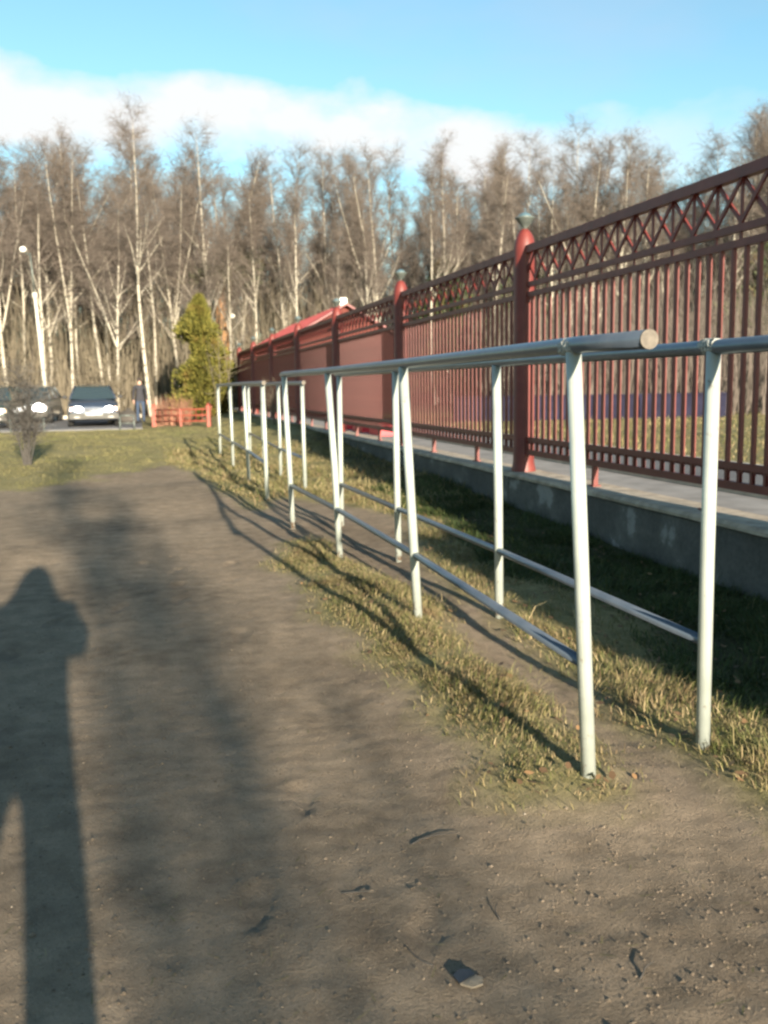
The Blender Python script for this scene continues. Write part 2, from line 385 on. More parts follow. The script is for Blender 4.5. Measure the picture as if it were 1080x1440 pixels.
def height(x, y, rough=True):
    x = np.asarray(x, float); y = np.asarray(y, float)
    h = np.clip(.022*(y-8.5), -.07, .30)*sst(2.0, 3.5, x)*(x < 4.0)
    up = sst(3.93, 4.02, x)*(y < 47) + sst(3.9, 8, x)*(y >= 47)
    h = h*(1-up) + .30*up
    h = h + .035*np.exp(-((x-1.3)/.30)**2)*sst(2.3, 2.9, y)*(1-sst(7.6, 8.6, y))
    h = h - .03*np.exp(-((x-1.68)/.16)**2)*sst(2.2, 3.2, y)*(1-sst(7, 9, y))
    h = h + .12*sst(.2, 2.0, vnoise(x, y, .05, 9)*4)*sst(15, 26, y)*(x < 4)
    if rough:
        k = 1-sst(20, 45, np.hypot(x, y))
        h = h + k*(vnoise(x, y, .8, 11)*.05 + vnoise(x, y, 2.7, 12)*.007 + vnoise(x, y, 8, 13)*.003 + vnoise(x, y, 19, 14)*.003 + vnoise(x, y, 41, 15)*.006)
    if rough and x.size > 50:
        near = (np.abs(x) < 2.2) & (y > .8) & (y < 9)
        if near.any():
            xn, yn = x[near], y[near]; dh = np.zeros(xn.shape)
            for fx_, fy_, fa_, st_ in PRINTS:
                m_ = (np.abs(xn-fx_) < .25) & (np.abs(yn-fy_) < .25)
                if not m_.any(): continue
                u_ = (xn[m_]-fx_)*math.cos(fa_)+(yn[m_]-fy_)*math.sin(fa_); v_ = -(xn[m_]-fx_)*math.sin(fa_)+(yn[m_]-fy_)*math.cos(fa_)
                q_ = np.sqrt((u_/(.047+.012*np.tanh(v_*20)))**2+(v_/.14)**2); dh[m_] += st_*(-.009*(1-sst(.75, 1.0, q_)) + .004*np.exp(-((q_-1.12)/.13)**2))
            h = h.copy(); h[near] += dh
    # level under the roads
    flat = sst(31.4, 32.2, y)*(1-sst(45, 46, y))*(1-sst(.3, 1.0, x))
    return h*(1-flat)
def hz(x, y): return float(height(np.array([x]), np.array([y]))[0])

# ------------------------------------------------------------------ ground sheet
def axis(segs):
    out = []
    for a, b, st in segs:
        n = max(1, int(round((b-a)/st))); out += list(np.linspace(a, b, n, endpoint=False))
    out.append(segs[-1][1]); return np.array(out)
gx = axis([(-900, -200, 100), (-200, -40, 20), (-40, -10, 3), (-10, -3, .35), (-3, -1.4, .06), (-1.4, 2.6, .0235), (2.6, 4.4, .05), (4.4, 12, .5), (12, 40, 4), (40, 200, 20), (200, 900, 100)])
gy = axis([(-300, -40, 40), (-40, -6, 4), (-6, 1, .4), (1, 4.2, .0235), (4.2, 8, .04), (8, 14, .075), (14, 22, .14), (22, 48, .6), (48, 110, 4), (110, 300, 30), (300, 1500, 150)])
GX, GY = np.meshgrid(gx, gy); GZ = height(GX, GY)
nx, ny = len(gx), len(gy)
vs = np.stack([GX.ravel(), GY.ravel(), GZ.ravel()], 1)
ii = (np.arange(ny-1)[:, None]*nx + np.arange(nx-1)[None, :]).ravel()
fs = np.stack([ii, ii+1, ii+1+nx, ii+nx], 1)
me = bpy.data.meshes.new('ground'); me.vertices.add(len(vs)); me.vertices.foreach_set('co', vs.ravel())
me.loops.add(len(fs)*4); me.loops.foreach_set('vertex_index', fs.ravel()); me.polygons.add(len(fs))
me.polygons.foreach_set('loop_start', np.arange(len(fs))*4); me.polygons.foreach_set('loop_total', np.full(len(fs), 4))
me.polygons.foreach_set('use_smooth', np.ones(len(fs), bool)); me.update()
ca = me.color_attributes.new('cover', 'FLOAT_COLOR', 'POINT')
cv2 = sum(cover(GX+a_, GY+b_).ravel() for a_, b_ in ((0, 0), (.04, .05), (-.06, .03), (.08, -.09), (-.03, -.1), (.0, .16), (.12, .02)))/7
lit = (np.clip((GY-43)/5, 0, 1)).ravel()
ca.data.foreach_set('color', np.stack([cv2*.9, lit, (sst(2.3, 2.7, GX+vnoise(GX, GY, 1.5, 31)*.5-.05*(GY-3))*(GX < 3.9)*(GY < 30)).ravel(), cv2*0+1], 1).ravel().astype(np.float32))  # third channel masks the wall strip whose colour deepens the shade
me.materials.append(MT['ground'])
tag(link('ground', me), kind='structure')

def sheet(name, P, z, m, kind='structure'):
    b = MB(); b.add([(x, y, z) for x, y in P], [tuple(range(len(P)))]); return tag(b.build(name, m), kind=kind)
def slab(name, x0, x1, y0, y1, z0, z1, m):
    b = MB(); b.box(x0, x1, y0, y1, z0, z1); return tag(b.build(name, m), kind='structure')
slab('pavement', 4.12, 4.78, -16, 46, .10, .365, 'pavement')
slab('road', 4.90, 6.35, -16, 31.5, .10, .335, 'asphalt')
for nm, x0, x1 in (('kerb', 4.78, 4.90), ('kerb', 6.35, 6.47)): slab(nm, x0, x1, -16, 31.5, .10, .40, 'kerb')
slab('parking_road', -40, .05, 32.3, 44, -.2, .05, 'asphalt')
slab('parking_kerb', -40, .05, 44, 44.2, -.2, .20, 'kerb')

# ------------------------------------------------------------------ low retaining wall
wall = empty('retaining_wall', (3.86, 4, 0), 0, 'low stained concrete wall carrying the red iron fence', 'wall')
seg = [(-14, -.25), (-.25, 4.6), (4.6, 9.45), (9.45, 14.3), (14.3, 19.15), (19.15, 24), (24, 28.85), (28.85, 33.7), (33.7, 38.6)]
wy0 = 4
def rough_block(x0, x1, y0, y1, z0, z1, st=.25, amp=.01):
    b = MB(); ny_ = max(2, int((y1-y0)/st)); P = []
    for i in range(ny_+1):
        y = y0 + (y1-y0)*i/ny_
        j = lambda: rnd.uniform(-amp, amp)
        P.append([(x0+j(), y, z0), (x0+j(), y, (z0+z1)/2), (x0+j(), y, z1-.02+j()*.3), (x0+.02+j()*.5, y, z1+j()*.4), (x1-.02, y, z1), (x1, y, z1-.02), (x1, y, z0)])
    v = [p for r_ in P for p in r_]; n = 7; f = []
    for i in range(ny_):
        for k in range(n-1): f.append((i*n+k, i*n+n+k, i*n+n+k+1, i*n+k+1))
    f.append(tuple(range(n))); f.append(tuple(reversed(range(ny_*n, ny_*n+n))))
    b.add(v, f); return b
for i, (a, c) in enumerate(seg):
    rough_block(3.73-3.86, 4.115-3.86, a-4+.006, c-4-.006, -.35, .34).build('wall_section', 'concrete', wall)
    rough_block(3.70-3.86, 4.119-3.86, a-4+.004, c-4-.004, .342, .385, .3, .006).build('coping', 'coping', wall)

# ------------------------------------------------------------------ red iron fence
FX = 3.9
fence = empty('iron_fence', (FX, 4.6, .385), 0, 'tall dark red iron fence with crossed lattice top and round posts', 'fence')
Z0 = .385
posts_y = [-14.8, -9.95, -5.1, -.25, 4.6, 9.45, 14.3, 19.15, 24.0, 28.85, 33.7, 38.55]
pm = MB()
pm.lathe([(.128, 0), (.128, .03), (.118, .06), (.111, .10), (.110, 2.26), (.107, 2.31), (.095, 2.38), (.075, 2.43), (.045, 2.47), (.012, 2.49), (0, 2.49)], 20)
pm.box(-.03, .03, -.135, -.10, 1.74, 1.80); pm.box(-.03, .03, -.135, -.10, .19, .35)
post_me = pm.mesh('post', 'red')
lm_ = MB()
lm_.lathe([(.02, 2.475), (.028, 2.50), (.055, 2.53), (.105, 2.60), (.118, 2.612), (.118, 2.622), (.082, 2.63)], 18, mi=0)
lm_.lathe([(.082, 2.63), (.078, 2.645), (.06, 2.662), (.035, 2.674), (.012, 2.68), (0, 2.68)], 18, mi=1)
lant_me = lm_.mesh('lantern', ['grey_metal', 'glass_dome'])
NB = 34; PL_ = 4.85; sp_ = PL_/NB
fm = MB()
def rail(b, z0, z1, t): b.box(-t, t, .105, PL_-.105, z0-Z0, z1-Z0)
rail(fm, 2.615, 2.69, .035); rail(fm, 2.275, 2.325, .02); rail(fm, 2.175, 2.225, .022); rail(fm, .705, .75, .022); rail(fm, .565, .62, .024)
frame_me = fm.mesh('panel_frame', 'red')
bm_ = MB(); bm_.box(-.0135, .0135, -.0135, .0135, .62-Z0, 2.175-Z0); bar_me = bm_.mesh('bar', 'red')
ft = MB(); ft.box(-.022, .022, -.022, .022, 0, .565-Z0); ft.box(-.04, .04, -.045, .045, 0, .012); foot_me = ft.mesh('foot', 'red')
hp = MB(); hw = sp_/2-.02
hp.tube([(0, -hw, .622-Z0), (0, -hw, .675-Z0), (0, -hw*.7, .695-Z0), (0, hw*.7, .695-Z0), (0, hw, .675-Z0), (0, hw, .622-Z0)], .007, 5); hoop_me = hp.mesh('hoop', 'red')
cell = PL_/17
def strut(dy):
    b = MB(); z0, z1 = 2.325-Z0, 2.615-Z0; w = .019; t = .009
    x = t if dy > 0 else -t
    if dy == 0: b.box(-.007, .007, -.011, .011, 2.225-Z0, z1)
    else:
        b.add([(x-t*.9, -w, z0), (x+t*.9, -w, z0), (x+t*.9, w, z0), (x-t*.9, w, z0), (x-t*.9, dy-w, z1), (x+t*.9, dy-w, z1), (x+t*.9, dy+w, z1), (x-t*.9, dy+w, z1)],
              [(0, 3, 2, 1), (4, 5, 6, 7), (0, 1, 5, 4), (1, 2, 6, 5), (2, 3, 7, 6), (3, 0, 4, 7)])
    return b
st_me = [strut(0).mesh('lattice_strut', 'red'), strut(cell).mesh('lattice_strut', 'red'), strut(-cell).mesh('lattice_strut', 'red')]
def joined(items):
    b = MB()
    for me_, y in items:
        o = len(b.v); b.v += [(v.co.x, v.co.y+y, v.co.z) for v in me_.vertices]
        for p in me_.polygons: b.f.append(tuple(i+o for i in p.vertices)); b.m.append(0); b.sm.append(False)
    return b
bars_list = [(bar_me, sp_*(k+.5)) for k in range(NB) if .12 < sp_*(k+.5) < PL_-.12]
str_list = [(st_me[0], cell*k) for k in range(1, 17)] + [(st_me[1], cell*k) for k in range(17)] + [(st_me[2], cell*(k+1)) for k in range(17)]
hoop_list = [(hoop_me, sp_*k) for k in range(1, NB)]
J = {}
for i, y in enumerate(posts_y):
    p = link('post', post_me, fence, (0, y-4.6, 0)); link('lantern', lant_me, p, (0, 0, .37)).scale = (.85, .85, .85)
    if i == len(posts_y)-1: break
    fr = link('panel_frame', frame_me, fence, (0, y-4.6, 0))
    vis = y >= 4.5
    def put(lst, single, nm):
        if single:
            for me_, yy in lst: link(nm, me_, fr, (0, yy, 0))
        else:
            key = nm
            if key not in J: J[key] = joined(lst).mesh(nm + 's', 'red')
            tag(link(nm + 's', J[key], fr), kind='stuff')
    put(bars_list, vis, 'bar'); put(str_list, 4.5 < y < 16, 'lattice_strut'); put(hoop_list, 4.5 < y < 12, 'hoop')
    for yy in (1.45, 3.2): link('foot', foot_me, fr, (0, yy, 0))

# ------------------------------------------------------------------ tubular railings
PR = .0245
def railing(label, posts, zr, zm, ext0, ext1, cap, mids, welds):
    """posts: (base x, base y, top x); runs near to far"""
    x0, y0, _ = posts[0]
    root = empty('tubular_railing', (x0, y0, 0), 0, label, 'railing', 'pale tubular railings beside the path')
    L = lambda p: (p[0]-x0, p[1]-y0, p[2])
    for bx_, by_, tx_ in posts:
        b = MB(); zb = hz(bx_, by_)-.12
        b.tube([L((bx_, by_, zb)), L(((bx_+tx_)/2+rnd.uniform(-.004, .004), by_, .7)), L((tx_, by_, zr-PR*.6))], PR, 14)
        b.build('post', 'pipe', root)
    # top rail follows the post heads
    pts = [(posts[0][2]+(posts[0][2]-posts[1][2])/(posts[1][1]-posts[0][1])*ext0, y0-ext0, zr+.0)]
    pts += [(t, y, zr+rnd.uniform(-.006, .006)) for _, y, t in posts]
    pts += [(posts[-1][2], posts[-1][1]+ext1, zr)]
    b = MB(); b.tube([L(p) for p in pts], PR*1.04, 16); b.build('top_rail', 'rail_shade_steel', root)
    if cap:
        c = Vector(pts[0]); b = MB(); b.tube([L(c+Vector((0, -.004, 0))), L(c+Vector((0, .002, 0)))], PR*1.06, 16); b.build('end_cap', 'pipe_end', root)
    b = MB(); q = []
    for k in mids:
        bx_, by_, tx_ = posts[k]; t = zm/zr; q.append(L((bx_+(tx_-bx_)*t, by_, zm+rnd.uniform(-.012, .012))))
    b.tube(q, PR*.78, 12); b.build('middle_rail', 'rail_shade_steel', root)
    for w in welds:
        _, yy, t = posts[w]; b = MB(); n = 12
        P = [L((t, yy+.045*(k-3)/3+.02, zr)) for k in range(7)]
        b.tube(P, [PR*1.06, PR*1.13, PR*1.19, PR*1.15, PR*1.21, PR*1.13, PR*1.06], n, smooth=False)
        b.v = [(x+rnd.uniform(-.0025, .0025), y+rnd.uniform(-.003, .003), z+rnd.uniform(-.0025, .0025)) for x, y, z in b.v]
        b.build('weld', 'weld', root)
    return root
railing('pale tubular railing nearest the dirt path, its round end cap towards the viewer', [(1.377, 2.755, 1.300), (1.42, 4.90, 1.345), (1.42, 7.02, 1.35), (1.33, 8.75, 1.28)], 1.41, .395, .47, .12, True, [0, 1, 2, 3], [0])
railing('near pale tubular railing closest to the concrete wall, running out of frame', [(1.885, 2.90, 1.88), (1.895, 4.93, 1.875), (1.83, 6.85, 1.82), (1.785, 8.75, 1.79)], 1.415, .385, 1.6, .12, True, [0, 1, 2, 3], [0])
railing('far pale tubular railing at the dirt path edge, ending before the lawn', [(1.39, 11.1, 1.375), (1.43, 13.4, 1.40), (1.455, 15.95, 1.44), (1.48, 18.9, 1.475)], 1.35, .42, .12, .12, True, [0, 1, 2, 3], [])
railing('far pale tubular railing on the wall side, beyond the gap', [(1.99, 12.0, 1.98), (1.99, 14.2, 1.985), (2.03, 16.5, 2.03), (2.06, 18.9, 2.06)], 1.35, .40, .12, .12, True, [0, 1, 2, 3], [])

# ------------------------------------------------------------------ red roofed house behind the fence
house = empty('red_house', (7.0, 33, .3), 0, 'small red house with pitched red roof behind the iron fence', 'house')
b = MB()
HX0, HX1, HL, EV, RG = -1.75, 1.75, 13, 2.75, 3.75
# south wall with a window opening (x -.55..+.65, z .95..2.35)
wx0, wx1, wz0, wz1 = -.42, .62, 1.0, 2.35
for (a, c, e, f_) in ((HX0, wx0, 0, EV), (wx1, HX1, 0, EV), (wx0, wx1, 0, wz0), (wx0, wx1, wz1, EV)): b.box(a, c, 0, .25, e, f_)
b.add([(HX0, .001, EV), (HX1, .001, EV), (0, .001, RG)], [(0, 1, 2)])
b.box(HX0, HX0+.25, .25, HL, 0, EV); b.box(HX1-.25, HX1, .25, HL, 0, EV); b.box(HX0+.25, HX1-.25, HL-.25, HL, 0, EV)
b.build('wall', 'house_wall', house)
b = MB(); ov = .3
def roofslab(sx):
    xe, ze = sx*(HX1+ov), EV-.17; t = .07
    b.add([(0, -ov, RG), (0, HL+ov, RG), (xe, HL+ov, ze), (xe, -ov, ze), (0, -ov, RG+t), (0, HL+ov, RG+t), (xe, HL+ov, ze+t), (xe, -ov, ze+t)],
          [(0, 1, 2, 3), (4, 7, 6, 5), (0, 3, 7, 4), (1, 5, 6, 2), (2, 6, 7, 3)])
roofslab(1); roofslab(-1)
for k in range(14):
    y = .2+k*.95
    b.add([(-.01, y, RG+.072), (-.01, y+.05, RG+.072), (-HX1-ov, y+.05, EV-.098), (-HX1-ov, y, EV-.098), (-.01, y+.025, RG+.11), (-HX1-ov, y+.025, EV-.06)], [(0, 4, 5, 3), (1, 2, 5, 4)])
roof = b.build('roof', 'roof', house)
b = MB(); b.box(-.12, .12, .2, .44, RG+.02, RG+.28); b.build('vent_stack', 'white', roof)
b = MB()
for (a, c, e, f_) in ((wx0, wx0+.13, wz0, wz1), (wx1-.13, wx1, wz0, wz1), (wx0+.13, wx1-.13, wz0, wz0+.13), (wx0+.13, wx1-.13, wz1-.5, wz1), (.07, .14, wz0+.13, wz1-.5)): b.box(a, c, -.03, .08, e, f_)
win = b.build('window', 'white', house)
b = MB(); b.box(wx0+.13, wx1-.13, .10, .12, wz0+.13, wz1-.5); b.build('pane', 'car_glass', win)
b = MB(); b.box(wx0-.1, wx1+.1, -.12, -.002, wz0-.08, wz0-.003); b.build('sill', 'white', win)
for i, (x, y, lb) in enumerate(((4.55, 20.9, 'left scarlet plastic crate on the pavement behind the fence'), (4.55, 19.4, 'middle scarlet plastic crate on the pavement behind the fence'), (4.55, 17.9, 'right scarlet plastic crate on the pavement behind the fence'))):
    b = MB(); w, d, h, t = .22, .45, .26, .02
    b.box(-w, w, -d, d, 0, .02); b.box(-w, -w+t, -d, d, .022, h); b.box(w-t, w, -d, d, .022, h); b.box(-w+t, w-t, -d, -d+t, .022, h); b.box(-w+t, w-t, d-t, d, .022, h)
    b.box(-w-.02, w+.02, -d-.02, -d-.001, h-.04, h); b.box(-w-.02, -w-.001, -d, d, h-.04, h)
    tag(b.build('plastic_crate', 'scarlet', None, (x, y, .367)), lb, 'crate', 'scarlet crates behind the fence')

# low violet wall over the road
vw = empty('low_wall', (13, 22, .3), 0, 'long low blue-violet panelled wall beyond the road and grass', 'wall')
a0, a1 = Vector((6.8, 20.5)), Vector((15.2, 21.5)); dn = (a1-a0); Lw = dn.length; dn.normalize(); ang = math.atan2(dn.y, dn.x)
vw.location = (10.2, 24.5, .3); vw.rotation_euler.z = R(-6)
for k in range(6):
    b = MB(); x = k*1.3-2.0
    b.box(x, x+1.27, 0, .12, .0, .62); b.box(x+.02, x+1.25, -.03, -.001, .08, .27); b.box(x+.02, x+1.25, -.03, -.001, .34, .56); b.build('panel', 'violet', vw)
b = MB(); b.box(-2.05, 5.85, -.05, .17, .622, .68); b.build('cap_rail', 'violet', vw)

# ------------------------------------------------------------------ trees
def unit(a, e): return Vector((math.cos(a)*math.cos(e), math.sin(a)*math.cos(e), math.sin(e)))
def birch_meshes(seed, Ht=15, r0=.112, fork=False, lo=.36, dens=1.0, spread=1.0, lean=(0, 0)):
    rnd.seed(seed); tb, cb = MB(), MB()
    stems = []
    def stem(base, d, L, r, n=9, wob=.05):
        pts, rr = [Vector(base)], [r]; d = Vector(d).normalized()
        for i in range(n):
            d = (d + Vector((rnd.uniform(-wob, wob), rnd.uniform(-wob, wob), .03))).normalized()
            pts.append(pts[-1] + d*L/n); rr.append(max(.008, r*(1-(i+1)/n)**.8 + .006))
        return pts, rr
    main = stem((0, 0, -.3), (lean[0], lean[1], 1), Ht, r0)
    tb.tube(*main, 7, cap=False); stems.append((main, lo, Ht))
    if fork:
        for s in (-1, 1):
            k = rnd.choice((3, 4)); a = rnd.uniform(0, 6.28)
            st = stem(main[0][k], (math.cos(a)*.35*s, math.sin(a)*.35*s, 1), Ht*(1-k/9)*.92, main[1][k]*.75)
            tb.tube(*st, 6, cap=False); stems.append((st, .15, Ht*.6))
    def pt(st, t):
        P, rr = st; f = t*(len(P)-1); i = min(int(f), len(P)-2); f -= i
        return P[i].lerp(P[i+1], f), rr[i]*(1-f)+rr[i+1]*f
    for st, l0, H_ in stems:
        nl = int((26 if st is main else 14)*dens)
        for k in range(nl):
            t = l0 + (1-l0)*((k+rnd.random())/nl)**.9; t = min(t, .985)
            p, rr = pt(st, t); a = rnd.uniform(0, 6.283); e = R(rnd.uniform(35, 70))
            L = (1-t)*H_*.28*rnd.uniform(.7, 1.25)*spread + .9
            d = unit(a, e); pts = [p]; rads = [min(rr*.55, .04)+.006]; n = 5
            for i in range(n):
                d = (d + Vector((rnd.uniform(-.13, .13), rnd.uniform(-.13, .13), rnd.uniform(-.05, .12)))).normalized()
                pts.append(pts[-1]+d*L/n); rads.append(rads[0]*(1-(i+1)/n)+.005)
            (tb if rads[0] > .040 else cb).tube(pts, rads, 4, cap=False)
            # twigs
            nt_ = int((13+L*9)*dens)
            for q in range(nt_):
                f = rnd.uniform(.15, 1.0)*(n); i = min(int(f), n-1); b0 = pts[i].lerp(pts[i+1], f-i)
                d2 = (pts[i+1]-pts[i]).normalized()*rnd.uniform(.3, 1.0) + unit(rnd.uniform(0, 6.28), R(rnd.uniform(-25, 70)))*.9
                L2 = rnd.uniform(.35, 1.1); e1 = b0 + d2.normalized()*L2
                cb.ribbon(b0, e1, .018)
                for z in range(5):
                    g = rnd.uniform(.2, 1); s0 = b0.lerp(e1, g)
                    d3 = d2.normalized()*.6 + unit(rnd.uniform(0, 6.28), R(rnd.uniform(-60, 50)))
                    cb.ribbon(s0, s0 + d3.normalized()*rnd.uniform(.25, .7), .014)
    return tb, cb
def tree_proto(seed, tm='birch', cm='twig', **k):
    tb, cb = birch_meshes(seed, **k)
    return tb.mesh('trunk', tm), cb.mesh('crown', cm)
PROT = [tree_proto(11, Ht=15), tree_proto(12, Ht=14.5, fork=True, lo=.42), tree_proto(13, Ht=15.5, lo=.45, spread=.85), tree_proto(14, Ht=15, fork=True, lo=.3),
        tree_proto(15, Ht=14, r0=.12, lo=.5, spread=.8), tree_proto(16, Ht=16, lo=.4, lean=(.06, 0))]
SHADE = [tree_proto(61, 'bark', 'twig', Ht=13, r0=.06, dens=.75, lo=.35, spread=1.0), tree_proto(62, 'bark', 'twig', Ht=15, r0=.06, dens=.75, lo=.4, spread=1.0), tree_proto(63, 'bark', 'twig', Ht=14, r0=.06, dens=.7, lo=.4, spread=1.0)]
DARK = [tree_proto(21, 'bark', 'twig', Ht=13, r0=.14, fork=True, lo=.25, spread=1.15), tree_proto(22, 'bark', 'twig', Ht=14, r0=.12, lo=.3), tree_proto(23, 'bark', 'twig', Ht=12, r0=.10, lo=.2, spread=1.1)]
def plant_tree(name, pr, x, y, s, rz, label, cat, group=None, tilt=(0, 0), z=None):
    t = empty(name, (x, y, (hz(x, y) if z is None else z)), rz, label, cat, group); t.scale = (s[0], s[0], s[1]) if isinstance(s, tuple) else (s, s, s)
    t.rotation_euler = (tilt[0], tilt[1], rz)
    link('trunk', pr[0], t); link('crown', pr[1], t); return t
rnd.seed(5)
# birches that can be picked out: x, y, proto, scale, tilt
G1 = 'birches standing out at the wood edge'
KEY = [(-5.9, 48, 1, .95, 'forked white birch at the far left edge of the photo'),
       (-4.3, 51, 1, 1.0, 'forked white birch rising above and behind the tall white lamp post'),
       (-3.1, 49, 3, 1.0, 'forked white birch standing behind the bright-lit silver car'),
       (-1.4, 51, 0, .82, 'slim white birch rising behind the blue-grey car roof'),
       (.5, 47, 5, .98, 'tall white birch leaning right, left of the conifer bush'),
       (2.4, 54, 2, 1.0, 'straight thin white birch just left of the conifer tip'),
       (3.7, 50, 3, 1.03, 'tallest forked birch rising directly above the conifer bush'),
       (5.0, 53, 4, 1.0, 'slender birch beside the orange pine trunk'),
       (7.6, 52, 3, .86, 'fan-crowned white birch above the far end of the iron fence'),
       (9.4, 50, 0, .98, 'tall white birch leaning right above the red roof'),
       (12.3, 54, 2, .82, 'straight white birch just right of the red roof ridge'),
       (17.8, 54, 0, .95, 'white birch rising between the two middle fence lanterns'),
       (20.5, 57, 5, 1.0, 'white birch rising left of the nearest fence lantern'),
       (22.6, 52, 2, .85, 'leaning white birch directly beside the nearest fence lantern'),
       (28.6, 54, 4, .95, 'white birch above the middle of the nearest fence panel'),
       (26.9, 40, 2, .8, 'white birch with bright trunk seen through bars at the right edge')]
for x, y, p, s, lb in KEY:
    plant_tree('birch_tree', PROT[p], x, y, s*.88, rnd.uniform(0, 6.28), lb, 'tree', G1, (rnd.uniform(-.03, .03), rnd.uniform(-.02, .06)))
G2 = 'bare birches crowding the wood'
taken = [(k[0], k[1]) for k in KEY]
cnt = 0; tries = 0
while cnt < 230 and tries < 6000:
    tries += 1
    az = R(rnd.uniform(-13, 42)); d = rnd.uniform(47, 54) if cnt < 46 else rnd.uniform(54, 92)
    x, y = d*math.sin(az), d*math.cos(az)
    if y < 47 - 0*x or (5 < x < 9.5 and y < 48): continue
    if any((x-a)**2+(y-b_)**2 < 2.2 for a, b_ in taken): continue
    taken.append((x, y)); cnt += 1; dark = rnd.random() < (.10 if cnt < 46 else .28)
    pr = rnd.choice(DARK) if dark else rnd.choice(PROT)
    k = (.236*d*rnd.uniform(.52, .97)+1.3)/15 if cnt > 46 else rnd.uniform(.55, .86)
    zn = next(z for lim, z in ((-3, 'behind the lamp post and cars'), (3.5, 'left of the conifer bush'), (10, 'above the far end of the fence'), (16, 'above and right of the red roof'), (24, 'between the middle and nearest lanterns'), (99, 'above and behind the nearest fence panel')) if math.degrees(az) < lim)
    plant_tree('bare_tree' if dark else 'birch_tree', pr, x, y, k, rnd.uniform(0, 6.28),
               'bare dark-barked tree deep in the wood ' + zn if dark else 'thin pale birch deep in the crowded wood ' + zn, 'tree',
               'bare dark trees ' + zn if dark else 'bare birches ' + zn, (rnd.uniform(-.05, .05), rnd.uniform(-.05, .05)))
rnd.seed(88)
for k in range(14):
    az = R(26.5+k*1.1+rnd.uniform(-.4, .4)); d = rnd.uniform(51, 64); x, y = d*math.sin(az), d*math.cos(az)
    plant_tree('birch_tree', rnd.choice(PROT), x, y, (.236*d*rnd.uniform(.82, 1.06)+1.3)/15, rnd.uniform(0, 6.28), 'tall bare birch rising over the top rail of the nearest fence panel', 'tree', 'tall birches over the nearest fence panel', (rnd.uniform(-.04, .04), rnd.uniform(-.04, .04)))
# trees behind the viewer that throw the branch shadows on the path
for x, y, p, s, lb in ((1.58, -12.6, 0, .43, 'bare tree behind the viewer shading the path left'), (1.35, -15.5, 1, .5, 'tall bare tree behind the viewer shading the far path'), (1.9, -17.5, 2, .42, 'small bare tree behind the viewer shading the near path')):
    plant_tree('bare_tree', SHADE[p], x, y, s, rnd.uniform(0, 6.28), lb, 'tree', 'bare trees behind the viewer')

# (an unseen evergreen, added to shade the wall strip, is planted below)
# thicket of stems filling the wood
def thicket(name, n, region, hmin, hmax, w, m, label, seed, tw=3):
    rnd.seed(seed); b = MB()
    for i in range(n):
        x, y = region(); h = rnd.uniform(hmin, hmax); z = hz(x, y)-.1
        p = Vector((x, y, z)); d = Vector((rnd.uniform(-.16, .16), rnd.uniform(-.16, .16), 1)); q = p + d*h*.5
        r = q + (d+Vector((rnd.uniform(-.2, .2), rnd.uniform(-.2, .2), 0)))*h*.5
        x_ = Vector((w*.5, rnd.uniform(-.3, .3)*w, 0)); y_ = Vector((-x_.y, x_.x, 0))
        b.add([p-x_, p+x_, q+x_*.6, q-x_*.6, r], [(0, 1, 2, 3), (3, 2, 4)])
        for k in range(tw):
            s0 = p.lerp(r, rnd.uniform(.3, .95)); b.ribbon(s0, s0+unit(rnd.uniform(0, 6.28), R(rnd.uniform(20, 75)))*rnd.uniform(.3, .22*h+.3), w*.45)
    return tag(b.build(name, m), label, 'undergrowth', kind='stuff')
def reg_az(a0, a1, d0, d1):
    def f():
        a = R(rnd.uniform(a0, a1)); d = rnd.uniform(d0, d1); return d*math.sin(a), d*math.cos(a)
    return f
thicket('undergrowth', 8500, reg_az(-14, 43, 56, 84), 3, 8.5, .034, 'twig', 'brown thicket of bare stems filling the wood', 31, 5)
thicket('undergrowth', 1700, reg_az(-12, 12, 47.5, 56), 2, 8, .04, 'twig_tan', 'tan saplings and stems along the wood edge', 32, 4)
thicket('undergrowth', 2600, reg_az(20, 42, 30, 50), 1.5, 5.5, .035, 'twig', 'dark brown brushwood beyond the fence and road', 33, 5)
thicket('undergrowth', 5200, reg_az(-16, 45, 84, 150), 6, 17, .10, 'twig', 'distant brown mass of the wood', 34, 6)
thicket('dry_brush', 260, lambda: (rnd.uniform(.5, 1.7), rnd.uniform(34.2, 35.3)), .4, 1.1, .022, 'twig_red', 'dry reddish brush behind the low orange fence', 35, 4)

